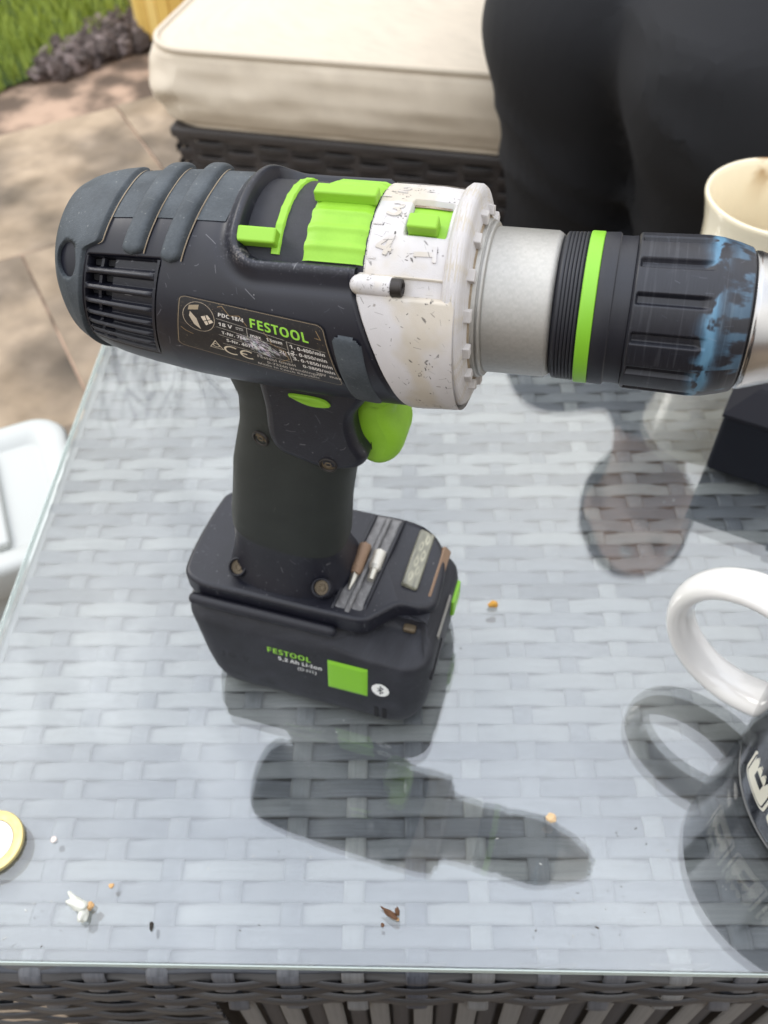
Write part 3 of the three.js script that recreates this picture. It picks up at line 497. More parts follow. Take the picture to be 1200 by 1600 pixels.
{ // keyless chuck
  part('chuck_base', latheX((() => { const p = [[0.0895, 0.0190], [0.0905, 0.0205], [0.0908, 0.0212]]; for (let i = 0; i < 6; i++) { const a = 0.0912 + i * 0.00095; p.push([a, 0.02165 + i * 0.00004], [a + 0.0006, 0.02165 + i * 0.00004], [a + 0.0007, 0.0213], [a + 0.0009, 0.0213]); } p.push([0.0971, 0.0218], [0.0973, 0.0213]); return p; })(), YC, 128), M.chuck, drill);
  part('green_band', latheX([[0.0970, 0.0214], [0.0971, 0.0221], [0.0974, 0.0223], [0.1003, 0.0223], [0.1006, 0.0221], [0.1007, 0.0214]], YC, 128), M.greenPlain, drill, 'lime green ring on the chuck');
  part('chuck_ring', latheX([[0.1006, 0.0214], [0.1008, 0.0221], [0.1046, 0.0223], [0.1050, 0.0219], [0.1052, 0.0214], [0.1078, 0.0214], [0.1094, 0.0216], [0.1096, 0.0213]], YC, 128), M.chuck, drill);
  // gripping sleeve: ribs between slots, smeared with blue paint near the nose
  const paint = canvasTex(1024, 1024, (g, w) => {
    const rr = rngOf(77), im = g.createImageData(w, w);
    for (let j = 0; j < w; j++) for (let i = 0; i < w; i++) { // i: along the axis, j: around
      const u = i / w, v = j / w, o = (j * w + i) * 4, n = fbm(u * 10, v * 26, 4, 5), m = fbm(u * 40, v * 8, 8, 3), f = (noise(u * 200, v * 60, 2) - 0.5) * 8;
      let c = [22 + f, 23 + f, 31 + f];
      const band = Math.exp(-Math.pow((u - 0.66 - (n - 0.5) * 0.08) / 0.085, 2)) * smooth(0.46, 0.56, fbm(u * 7, v * 22, 21, 4)) + 0.55 * smooth(0.72, 0.86, u) * smooth(0.45, 0.62, fbm(u * 5, v * 40, 31, 4)) * (1 - smooth(0.97, 1, u));
      const k = clamp(band * 1.1), t = fbm(u * 20, v * 20, 41, 3), pc = [lerp(70, 120, t), lerp(118, 165, t), lerp(148, 192, t)];
      const s = smooth(0.62, 0.75, m) * 0.25; for (let q = 0; q < 3; q++) c[q] = lerp(lerp(c[q], 96, s), pc[q], k * 0.85);
      im.data[o] = c[0]; im.data[o + 1] = c[1]; im.data[o + 2] = c[2]; im.data[o + 3] = 255;
    }
    g.putImageData(im, 0, 0);
    for (let i = 0; i < 120; i++) { g.strokeStyle = `rgba(150,155,165,${0.1 + rr() * 0.3})`; g.lineWidth = 0.5 + rr(); const x = rr() * w, y = rr() * w; g.beginPath(); g.moveTo(x, y); g.lineTo(x + 10 + rr() * 90, y + (rr() - 0.5) * 20); g.stroke(); }
  });
  const prof = [[0.1096, 0.0212], [0.1099, 0.0222], [0.1104, 0.0226], [0.128, 0.0230], [0.132, 0.0226], [0.1365, 0.0216], [0.1400, 0.0205], [0.1405, 0.0200], [0.1407, 0.0185]];
  const g = grid(130, 416, (u, v) => {
    const a = lerp(0.1096, 0.1407, u), f = v * 360; let r = table(prof, a);
    const c = ((f - 20.5) % 27.69 + 27.69) % 27.69, x = Math.min(c, 27.69 - c), side = c < 13.8 ? 1 : -1;
    const along = smooth(0.1106, 0.1112, a) * (1 - smooth(0.1265, 0.1305, a));
    r -= 0.0015 * (1 - smooth(2.8, 4.4, x)) * along * (side > 0 ? 1 : 1);
    return pol(a, r, f);
  }, (u, v) => [u, v], true);
  part('chuck_sleeve', g, std({ map: paint, roughness: 0.46, bumpMap: paint, bumpScale: 0.0001 }), drill, 'ribbed black chuck sleeve smeared with blue paint');
  part('chuck_nose', latheX([[0.1400, 0.0180], [0.1408, 0.0192], [0.1415, 0.0196], [0.1425, 0.0196], [0.150, 0.0172], [0.158, 0.0128], [0.162, 0.0105], [0.1635, 0.0095], [0.1635, 0.004], [0.150, 0.004]], YC, 96), M.steel, drill, 'bare steel chuck nose');
  for (let i = 0; i < 3; i++) { const q = pol(0.1638, 0.0048, 30 + i * 120), j = new RoundedBoxGeometry(0.006, 0.005, 0.0034, 1, 0.0006); j.rotateX((90 - 30 - i * 120) * DEG); j.translate(...q); part('chuck_jaw', j, M.steel, drill); }
}
{ // rating plate and rubber pad on the side
  const plateTex = canvasTex(2048, 1200, (g, w, h) => {
    g.fillStyle = '#1b1a1c'; g.fillRect(0, 0, w, h);
    const rr = rngOf(12);
    for (let i = 0; i < 260; i++) { g.fillStyle = `rgba(${120 + rr() * 60},${95 + rr() * 50},${70 + rr() * 40},${rr() * 0.12})`; g.beginPath(); g.ellipse(rr() * w, rr() * h, 10 + rr() * 60, 5 + rr() * 18, rr() * 3, 0, 7); g.fill(); }
    g.strokeStyle = '#86765f'; g.lineWidth = 9; g.beginPath(); g.roundRect ? g.roundRect(22, 22, w - 44, h - 44, 90) : g.rect(22, 22, w - 44, h - 44); g.stroke();
    // worn pictogram in a circle
    g.strokeStyle = '#a89a86'; g.lineWidth = 8; g.beginPath(); g.ellipse(300, 380, 215, 300, 0, 0, 7); g.stroke();
    g.fillStyle = '#b3a591'; g.beginPath(); g.moveTo(180, 300); g.lineTo(270, 420); g.lineTo(330, 640); g.lineTo(240, 560); g.lineTo(170, 400); g.fill();
    g.fillStyle = '#c7b9a6'; g.beginPath(); g.moveTo(330, 360); g.lineTo(420, 300); g.lineTo(500, 420); g.lineTo(400, 520); g.fill();
    g.fillStyle = '#93846d'; g.beginPath(); g.moveTo(160, 180); g.lineTo(300, 130); g.lineTo(290, 230); g.lineTo(150, 280); g.fill();
    g.strokeStyle = '#1b1a1c'; g.lineWidth = 14; g.beginPath(); g.moveTo(330, 470); g.lineTo(500, 350); g.moveTo(380, 290); g.lineTo(450, 520); g.stroke();
    const tx = (s, x, y, size, col, wt = 'bold', sx = 1) => { g.save(); g.translate(x, y); g.scale(sx, 1); g.font = `bold ${size}px sans-serif`; g.fillStyle = col; g.fillText(s, 0, 0); g.restore(); };
    tx('PDC 18/4', 560, 270, 100, '#cfcac2', 'bold', 0.85);
    tx('18 V', 560, 455, 96, '#cfcac2'); g.strokeStyle = '#cfcac2'; g.lineWidth = 9; g.beginPath(); g.moveTo(800, 405); g.lineTo(900, 405); g.moveTo(800, 435); g.lineTo(830, 435); g.moveTo(840, 435); g.lineTo(865, 435); g.moveTo(872, 435); g.lineTo(900, 435); g.stroke();
    tx('max \u2300 13mm', 985, 520, 88, '#cfcac2', 'normal', 0.82);
    tx('T-Nr. 768', 600, 620, 88, '#cfcac2', 'normal', 0.85); tx('S-Nr. 40714', 650, 765, 88, '#cfcac2', 'normal', 0.85); tx('2015', 1340, 700, 88, '#cfcac2');
    g.strokeStyle = '#b9b2a6'; g.lineWidth = 6; g.beginPath(); for (const [x0, y0, x1, y1] of [[540, 320, 1450, 420], [540, 490, 1450, 590], [560, 650, 1450, 740], [950, 360, 950, 540], [1475, 430, 1475, 850], [1475, 440, 1980, 470], [600, 830, 1470, 850]]) { g.moveTo(x0, y0); g.lineTo(x1, y1); } g.stroke();
    [['1.', '0-400/min'], ['2.', '0-850/min'], ['3.', '0-1850/min'], ['', '0-3800/min']].forEach(([a, b], i) => { tx(a, 1500, 545 + i * 118, 96, '#d4cfc8'); tx(b, 1600, 555 + i * 118, 92, '#d4cfc8', 'bold', 0.82); });
    tx('20V  max', 1740, 1015, 80, '#b9b2a6', 'normal', 0.9);
    tx('Festool GmbH', 1020, 945, 80, '#a9a298', 'normal', 0.9); tx('D-73240 Wendlingen', 1130, 1045, 78, '#a9a298', 'normal', 0.88); tx('Made in Czech Republic', 1000, 1130, 74, '#a9a298', 'normal', 0.9);
    // CE mark, crossed triangle
    g.strokeStyle = '#c9bda6'; g.lineWidth = 26; g.beginPath(); g.arc(700, 960, 88, 0.9, 5.4); g.stroke(); g.beginPath(); g.arc(900, 960, 88, 0.9, 5.4); g.moveTo(815, 960); g.lineTo(890, 960); g.stroke();
    g.lineWidth = 10; g.beginPath(); g.moveTo(430, 1000); g.lineTo(500, 820); g.lineTo(590, 1000); g.closePath(); g.stroke(); g.beginPath(); g.arc(507, 930, 38, 0, 7); g.stroke();
    // green wordmark
    g.save(); g.translate(990, 330); g.transform(1, 0.045, 0, 1, 0, 0); g.font = 'bold 236px sans-serif'; g.fillStyle = '#8dc63f'; g.scale(0.8, 1); g.fillText('FESTOOL', 0, 0); g.strokeStyle = '#1b1a1c'; g.lineWidth = 5; g.restore();
    // peeled and scraped patches
    for (let i = 0; i < 900; i++) { const t = rr(), x = 860 + 420 * t + (rr() - 0.5) * 330, y = 500 + 330 * t + (rr() - 0.5) * 250, d = Math.hypot((x - 1090) / 300, (y - 690) / 190); if (rr() < d * 0.75) continue; g.fillStyle = `rgba(${195 + rr() * 40},${190 + rr() * 40},${195 + rr() * 40},${0.12 + rr() * 0.45})`; g.beginPath(); g.ellipse(x, y, 6 + rr() * 34, 3 + rr() * 9, 0.5 + rr() * 0.5, 0, 7); g.fill(); }
    g.strokeStyle = '#8b7350'; g.lineWidth = 10; g.lineJoin = 'round'; for (const pts of [[[560, 90], [620, 60], [720, 210], [860, 170], [960, 330]], [[1180, 360], [1250, 470], [1260, 560], [1420, 640], [1450, 800], [1330, 900]], [[60, 700], [120, 760], [220, 800]], [[1920, 120], [1960, 260], [1880, 250]]]) { g.beginPath(); pts.forEach(([x, y], i) => (i ? g.lineTo(x, y) : g.moveTo(x, y))); g.stroke(); }
    for (let i = 0; i < 700; i++) { g.fillStyle = `rgba(${rr() < 0.5 ? '20,19,21' : '165,140,105'},${0.2 + rr() * 0.5})`; g.beginPath(); g.ellipse(rr() * w, rr() * h, 1 + rr() * 9, 1 + rr() * 5, rr() * 3, 0, 7); g.fill(); }
    for (let i = 0; i < 40; i++) { g.strokeStyle = `rgba(200,190,175,${rr() * 0.5})`; g.lineWidth = 1 + rr() * 4; const x = rr() * w, y = rr() * h; g.beginPath(); g.moveTo(x, y); g.lineTo(x + (rr() - 0.5) * 260, y + (rr() - 0.5) * 160); g.stroke(); }
  });
  part('rating_plate', bodyPatch(120, 60, [[-0.0095, 27.6], [0.0312, 19.6], [-0.0130, -2.2], [0.0348, -18.2]], 0.00035, (u, v) => [u, v], roundedKeep(44, 27, 2.4)), std({ map: plateTex, roughness: 0.42 }), drill, 'worn black rating plate with green lettering');
  part('side_pad', bodyPatch(24, 60, [[0.0330, 15.5], [0.0412, 14.5], [0.0358, -33], [0.0437, -38]], (u, v) => 0.0011 * Math.pow(clamp(1 - Math.pow(Math.abs(u - 0.5) * 2, 5)), 0.5) * Math.pow(clamp(1 - Math.pow(Math.abs(v - 0.5) * 2, 12)), 0.5), (u, v) => [u * 0.008, v * 0.03], roundedKeep(8, 28, 3)), M.rubber, drill, 'raised grey rubber pad');
}
warp = null;
{ // handle: switch block, trigger, direction slider, grip and screws
  const sw = extrude(smoothPts([[0.0020, 0.196], [0.0004, 0.173], [0.0004, 0.158], [0.0038, 0.1525], [0.0105, 0.1497], [0.0185, 0.1474], [0.0285, 0.1482], [0.0347, 0.1512], [0.0375, 0.1565], [0.0345, 0.163], [0.0335, 0.175], [0.0390, 0.186], [0.0390, 0.196]], 90), 0.0364, 0.0035, 4, 5); sw.translate(0, 0, -0.0182 + 0.0035);
  const block = part('switch_block', soften(sw), M.shell, drill);
  const tr = extrude(smoothPts([[0.0300, 0.1760], [0.0300, 0.155], [0.0325, 0.1475], [0.0390, 0.1450], [0.0445, 0.1478], [0.0480, 0.1535], [0.0490, 0.1600], [0.0476, 0.1660], [0.0455, 0.1710], [0.0462, 0.1790], [0.038, 0.182]], 70), 0.0215, 0.0056, 4, 7); tr.translate(0, 0, -0.01075 + 0.0056);
  const trig = part('trigger', soften(tr), M.green, drill, 'lime green trigger');
  part('trigger_mark', new THREE.BoxGeometry(0.0003, 0.0038, 0.0003).translate(0.0375, 0.157, 0.0107), M.screw, trig);
  const dir = extrude(smoothPts([[0.0125, 0.1838], [0.017, 0.1810], [0.022, 0.1800], [0.0275, 0.1812], [0.026, 0.1835], [0.019, 0.1845]], 40), 0.005, 0.0008, 4, 2); dir.translate(-0.0015, -0.0005, 0.0150);
  part('direction_slider', dir, M.green, drill, 'lime green direction slider');
  // grip: stacked soft ellipses, leaning back towards the foot
  const rg = []; const back = [[0.06, -0.034], [0.0846, -0.0306], [0.1004, -0.0288], [0.1335, -0.0229], [0.156, -0.0165], [0.169, -0.0150], [0.183, -0.0185], [0.196, -0.025]], front = [[0.06, 0.0200], [0.0858, 0.0211], [0.1102, 0.0237], [0.1324, 0.0274], [0.15, 0.032], [0.17, 0.032], [0.196, 0.034]], half = [[0.06, 0.0185], [0.09, 0.0182], [0.12, 0.0180], [0.15, 0.0168], [0.17, 0.0155], [0.196, 0.016]];
  for (let i = 0; i <= 44; i++) {
    const y = lerp(0.0905, 0.194, i / 44), b = table(back, y), f = table(front, y), c = (b + f) / 2, ra = (f - b) / 2, rb = table(half, y), r = [];
    for (let k = 0; k < 72; k++) { const t = k / 72 * 2 * Math.PI, e = 2 / 2.7, cx = Math.sign(Math.cos(t)) * Math.pow(Math.abs(Math.cos(t)), e), cz = Math.sign(Math.sin(t)) * Math.pow(Math.abs(Math.sin(t)), e); r.push(new THREE.Vector3(c + ra * cx, y - 0.004 * cx * smooth(0.12, 0.09, y), rb * cz)); }
    rg.push(r);
  }
  const grip = part('grip', loft(rg, true), M.grip, drill, 'dark green rubber covered grip');
  const screwAt = (name, x, y, z, tx, tz, parent) => { const mv = (g) => g.rotateX(tx).rotateY(tz).translate(x, y, z), ring = part(name, mv(new THREE.LatheGeometry([[0.0036, -0.0012], [0.0035, 0.0001], [0.0030, 0.0003], [0.0026, -0.0001], [0.0025, -0.0012]].map(([r, h]) => new THREE.Vector2(r, h)), 28).rotateX(Math.PI / 2)), M.screw, parent, 'recessed screw full of sawdust'); part('screw_head', mv(merged([new THREE.CylinderGeometry(0.0026, 0.0026, 0.0008, 20).rotateX(Math.PI / 2).translate(0, 0, -0.0009), new THREE.TorusGeometry(0.0012, 0.0004, 6, 6).translate(0, 0, -0.0005)])), M.brass, ring); };
  screwAt('screw', -0.0040, 0.1560, 0.0160, 0, -0.25, grip);
  screwAt('screw', 0.0228, 0.1508, 0.0186, 0, 0.05, grip);
}
const TW = -1.8 * DEG;                                        // the foot and pack sit slightly skewed to the barrel
{ // foot with bit clips and lens, battery pack
  const fo = extrude(smoothPts([[-0.0540, -0.020], [-0.0525, -0.0275], [-0.047, -0.0320], [-0.02, -0.0345], [0.02, -0.0350], [0.041, -0.0348], [0.054, -0.0305], [0.0605, -0.0215], [0.0630, -0.006], [0.0625, 0.006], [0.0570, 0.0105], [0.0480, 0.0135], [0.0405, 0.0210], [0.0355, 0.0258], [0.02, 0.0268], [-0.02, 0.0268], [-0.044, 0.0262], [-0.0515, 0.0225], [-0.0540, 0.014]].map(([a, n]) => [a, -n]), 160), 0.0115, 0.0022, 4, 4);
  fo.rotateX(-Math.PI / 2); fo.translate(0, 0.0525 + 0.0022, 0);
  { const p = fo.attributes.position; for (let i = 0; i < p.count; i++) { const a = p.getX(i), y = p.getY(i); if (y > 0.056) p.setY(i, y - 0.35 * Math.max(0, a - 0.047) * smooth(0.056, 0.062, y)); } }
  const foot = part('foot_plate', soften(fo).rotateY(TW), M.shell, drill);
  // collar that flares from the grip to the plate
  const rg = [];
  for (let i = 0; i <= 24; i++) { const t = i / 24, y = lerp(0.0620, 0.0945, t), k = Math.pow(1 - t, 2.4), c = lerp(-0.0048, -0.0055, 1 - t), ra = 0.0250 + 0.0055 * k, rb = 0.0178 + 0.006 * k, r = []; for (let q = 0; q < 72; q++) { const s = q / 72 * 2 * Math.PI, e = 2 / 2.6; r.push(new THREE.Vector3(c + ra * Math.sign(Math.cos(s)) * Math.pow(Math.abs(Math.cos(s)), e), y - 0.004 * Math.cos(s) * t, rb * Math.sign(Math.sin(s)) * Math.pow(Math.abs(Math.sin(s)), e))); } rg.push(r); }
  const flare = part('grip_collar', loft(rg, true).rotateY(TW), M.shell, drill);
  const sc = (x, y, z) => { const mv = (g) => g.rotateX(-0.95).translate(x, y, z).rotateY(TW), sk = part('screw_socket', mv(new THREE.LatheGeometry([[0.0048, -0.010], [0.0046, -0.0005], [0.0040, 0.0004], [0.0034, 0.0002], [0.0032, -0.003]].map(([r, h]) => new THREE.Vector2(r, h)), 28).rotateX(Math.PI / 2)), M.shell, flare); part('screw', mv(merged([new THREE.CylinderGeometry(0.0033, 0.0033, 0.0012, 22).rotateX(Math.PI / 2).translate(0, 0, -0.0022), new THREE.TorusGeometry(0.0015, 0.0005, 6, 6).translate(0, 0, -0.0016)])), M.brass, sk, 'recessed screw full of sawdust'); };
  sc(0.0145, 0.0730, 0.0200); sc(-0.0265, 0.0710, 0.0180);
  // clip rails for spare bits: scuffed troughs across the foot
  M.scuff = std({ map: rep(worn([96, 95, 96], [170, 168, 165], { seed: 71, scratches: 90, specks: 400, cloud: 40, sLen: 40, alpha: 0.5 }), 1 / 0.03, 1 / 0.03), roughness: 0.55 });
  const clip = (a0, a1, lift, n0, n1) => grid(18, 60, (u, v) => { const n = lerp(n0, n1, v), x = Math.abs(u - 0.5) * 2, e = Math.min(v, 1 - v); return [lerp(a0, a1, u) - n * 0.06, 0.0641 + lift * Math.sqrt(clamp(1 - Math.pow(x, 4))) * smooth(0, 0.05, e) - 0.0022 * smooth(0.90, 1, 1 - v) - 0.0004 * (1 - smooth(0, 0.02, e)), n]; }, (u, v) => [u * 0.006, v * 0.055]).rotateY(TW);
  part('clip_ridge', clip(0.0206, 0.0222, 0.0013, 0.0258, -0.0338), M.shell, foot);
  part('bit_rail', clip(0.0220, 0.0272, 0.0006, 0.0258, -0.0338), M.scuff, foot, 'scuffed grey bit holder rail');
  part('clip_ridge', clip(0.0270, 0.0296, 0.0016, 0.0258, -0.0338), M.scuff, foot);
  part('bit_rail', clip(0.0294, 0.0346, 0.0006, 0.0250, -0.0338), M.scuff, foot, 'scuffed grey bit holder rail');
  part('clip_ridge', clip(0.0344, 0.0362, 0.0013, 0.0230, -0.0338), M.shell, foot);
  // clear lens over the lamp
  const lensTex = dataTex(256, 256, (u, v) => { let k = 0; for (const [cx, cy, r] of [[0.3, 0.15, 0.1], [0.62, 0.28, 0.09], [0.35, 0.42, 0.1], [0.65, 0.56, 0.11], [0.35, 0.7, 0.1], [0.62, 0.85, 0.1]]) { const d = Math.hypot((u - cx), (v - cy) * 1.5); k = Math.max(k, Math.exp(-Math.pow((d - r) / 0.05, 2)) * (0.35 + 0.5 * noise(u * 9, v * 9, 8))); } const n = fbm(u * 6, v * 6, 3, 4, 6); return [76 + 70 * n + 62 * k, 76 + 68 * n + 60 * k, 66 + 60 * n + 52 * k]; });
  const lens = new RoundedBoxGeometry(0.0078, 0.0035, 0.033, 3, 0.0012).rotateZ(-0.42).translate(0.0495, 0.0623, -0.0140).rotateY(TW);
  part('lamp_lens', lens, std({ map: lensTex, roughness: 0.3, clearcoat: 0.6 }), foot, 'pale bubbled lamp lens');
  const mag = new RoundedBoxGeometry(0.0050, 0.0022, 0.030, 2, 0.0008).rotateZ(-0.8).translate(0.0600, 0.0578, -0.0120).rotateY(TW);
  M.rusty = std({ map: rep(worn([128, 104, 84], [150, 80, 46], { seed: 81, scratches: 60, specks: 500, cloud: 60, sLen: 20, alpha: 0.8 }), 60, 60), roughness: 0.6, metalness: 0.3 });
  part('magnet_strip', mag, M.rusty, foot, 'rusty magnet strip on the foot front');
  // sliding rail along the near side of the foot
  const rail = (s) => new THREE.CapsuleGeometry(0.0030, 0.066, 6, 14).rotateZ(Math.PI / 2).scale(1, 1, 0.9).translate(-0.0125, 0.0545, s * 0.0305 - 0.0012).rotateY(TW);
  for (const s of [1, -1]) part('slide_rail', rail(s), M.shell, foot);

  // battery pack
  const lv = [[0, -0.0380, 0.0570, -0.0350, 0.0350, 0.010], [0.0012, -0.0405, 0.0605, -0.0375, 0.0375, 0.012], [0.004, -0.0425, 0.0628, -0.0388, 0.0388, 0.013], [0.010, -0.0445, 0.0648, -0.0393, 0.0393, 0.013], [0.0208, -0.0470, 0.0664, -0.0385, 0.0385, 0.013], [0.0400, -0.0512, 0.0668, -0.0355, 0.0355, 0.013], [0.0435, -0.0522, 0.0666, -0.0348, 0.0348, 0.013], [0.0460, -0.0525, 0.0658, -0.0335, 0.0335, 0.013], [0.0480, -0.0520, 0.0642, -0.0318, 0.0315, 0.013], [0.0500, -0.0512, 0.0622, -0.0305, 0.0292, 0.012], [0.0530, -0.0505, 0.0612, -0.0300, 0.0278, 0.012], [0.0550, -0.0505, 0.0612, -0.0300, 0.0278, 0.012]];
  const rings = lv.map(([y, a0, a1, n0, n1, r]) => roundRing(a0, a1, n0, n1, r, y, 8).map((p) => { const k = smooth(0.0265, 0.0290, p.x) * (1 - smooth(0.0605, 0.0625, p.x)) * smooth(0.0465, 0.0485, p.y) * smooth(0, 0.012, p.z); p.z = lerp(p.z, Math.min(p.z, 0.014), k); return p; }));
  M.pack = std({ map: rep(worn([31, 32, 39], [150, 150, 148], { seed: 91, scratches: 40, specks: 240, cloud: 16, sLen: 22, alpha: 0.6 }), 1 / 0.06, 1 / 0.06), roughness: 0.55, bumpMap: rep(fineBump, 1 / 0.012, 1 / 0.012), bumpScale: 0.0001 });
  const pack = part('battery_pack', loft(rings, true).rotateY(TW), M.pack, drill, 'dark battery pack with green square');
  const nN = (y) => table(lv.map((l) => [l[0], l[4]]), y);
  const face = (a0, a1, y0, y1, lift, nu = 10, nv = 10, uvfn, keep) => grid(nu, nv, (u, v) => { const y = lerp(y0, y1, v); return [lerp(a0, a1, u), y, nN(y) + lift]; }, uvfn, false, keep).rotateY(TW);
  const bat = canvasTex(1024, 512, (g, w, h) => {
    g.clearRect(0, 0, w, h);
    g.save(); g.transform(1, 0.02, 0, 1, 0, 0); g.font = 'bold 170px sans-serif'; g.fillStyle = '#8dc63f'; g.scale(0.98, 1); g.fillText('FESTOOL', 130, 190); g.restore();
    g.fillStyle = '#d9d9d6'; g.font = 'bold 118px sans-serif'; g.fillText('5,2 Ah Li-Ion', 300, 335); g.font = 'normal 105px sans-serif'; g.fillText('(D-H1)', 610, 470);
  });
  part('printed_label', face(-0.0138, 0.0182, 0.0262, 0.0408, 0.00025, 20, 10), std({ map: bat, transparent: true, roughness: 0.5 }), pack, 'green and white print');
  part('green_square', grid(14, 14, (u, v) => { const y = lerp(0.0208, 0.0400, v), e = Math.min(u, 1 - u, v, 1 - v), l = 0.0006 * smooth(0, 0.06, e) + 0.0001; return [lerp(0.0202, 0.0394, u), y, nN(y) + l]; }, null, false, roundedKeep(19, 19, 1.6)).rotateY(TW), M.greenPlain, pack, 'lime green square');
  const bt = canvasTex(256, 256, (g, w) => { g.fillStyle = '#e6e6e2'; g.fillRect(0, 0, w, w); g.strokeStyle = '#2a2b30'; g.lineWidth = 17; g.lineJoin = 'miter'; g.beginPath(); g.moveTo(84, 92); g.lineTo(168, 166); g.lineTo(126, 205); g.lineTo(126, 50); g.lineTo(168, 90); g.lineTo(84, 164); g.stroke(); });
  part('wireless_emblem', grid(24, 24, (u, v) => { const y = lerp(0.0236, 0.0322, v); return [lerp(0.0414, 0.0498, u), y, nN(y) + 0.0003]; }, null, false, (u, v) => Math.hypot(u - 0.5, v - 0.5) < 0.5).rotateY(TW), std({ map: bt, roughness: 0.5 }), pack, 'white round wireless emblem');
  // raised figures "18 V"
  const vt = new TextGeometry('18 V', { font, size: 0.0062, depth: 0.0006, curveSegments: 4, bevelEnabled: false }); vt.rotateX(-0.2); vt.translate(-0.0355, 0.0235, nN(0.025) - 0.0002); vt.rotateY(TW);
  part('raised_figure', vt, std({ color: new THREE.Color(0.016, 0.016, 0.02), roughness: 0.6 }), pack);
  for (const a of [0.0435, 0.0474]) part('vent_slot', new RoundedBoxGeometry(0.0022, 0.0085, 0.0012, 1, 0.0003).rotateX(-0.05).translate(a, 0.0095, 0.0390).rotateY(TW), M.black, pack);
  part('release_button', new RoundedBoxGeometry(0.003, 0.012, 0.014, 2, 0.001).translate(0.0668, 0.0335, -0.0175).rotateY(TW), M.greenPlain, pack, 'lime green release button');
  part('front_strip', new RoundedBoxGeometry(0.0012, 0.003, 0.024, 1, 0.0004).translate(0.0662, 0.0450, 0.0020).rotateY(TW), std({ color: new THREE.Color(0.2, 0.19, 0.17), roughness: 0.7 }), pack, 'dull pale strip');
  part('release_catch', new RoundedBoxGeometry(0.006, 0.003, 0.004, 2, 0.0012).translate(0.0535, 0.0500, 0.0155).rotateY(TW), M.brass, pack);
  part('front_groove', new RoundedBoxGeometry(0.0012, 0.0016, 0.02, 1, 0.0003).rotateX(0.3).translate(0.0668, 0.0335, 0.0180).rotateY(TW), M.black, pack);
}
shadows(drill);
// spare screwdriver bits in the holder
{
  const toWorld = (g) => g.rotateY(TW).rotateY(drill.rotation.y).translate(drill.position.x, drill.position.y, drill.position.z);
  const bit = (name, label, a, n0, n1, mat, tip) => {
    const L = Math.abs(n1 - n0), s = Math.sign(n1 - n0), list = [];
    list.push(new THREE.CylinderGeometry(0.0031, 0.0031, L * 0.55, 6).rotateX(Math.PI / 2).translate(0, 0, n0 + s * L * 0.275));
    list.push(new THREE.CylinderGeometry(0.0022, 0.0030, L * 0.12, 12).rotateX(s * Math.PI / 2).translate(0, 0, n0 + s * L * 0.61));
    const th = thing(name, label, 'bit', null); const q = a - 0.06 * (n0 + n1) / 2;
    const sh = list.map((g) => g.translate(q, 0.0662, 0));
    part('hex_shank', toWorld(merged(sh)), mat, th);
    const tp = []; if (tip === 'cross') { for (const r of [0, Math.PI / 2]) tp.push(new THREE.CylinderGeometry(0.0006, 0.0022, L * 0.38, 4, 1).scale(1, 1, 0.42).rotateY(r).rotateX(s * Math.PI / 2).translate(0, 0, n0 + s * L * 0.83)); } else tp.push(new THREE.CylinderGeometry(0.0016, 0.0019, L * 0.4, 10).rotateX(s * Math.PI / 2).translate(0, 0, n0 + s * L * 0.84));
    part('tip', toWorld(merged(tp.map((g) => g.translate(q, 0.0662, 0)))), std({ color: new THREE.Color(0.5, 0.48, 0.42), metalness: 0.8, roughness: 0.4 }), th);
  };
  bit('screwdriver_bit', 'rusty cross head screwdriver bit clipped across the drill foot', 0.0246, -0.0125, 0.0125, M.rusty, 'cross');
  bit('driver_bit', 'slim pale metal driver bit clipped beside the rusty bit', 0.0322, -0.0105, 0.0050, std({ color: new THREE.Color(0.55, 0.53, 0.48), metalness: 0.6, roughness: 0.45 }), 'plain');
}

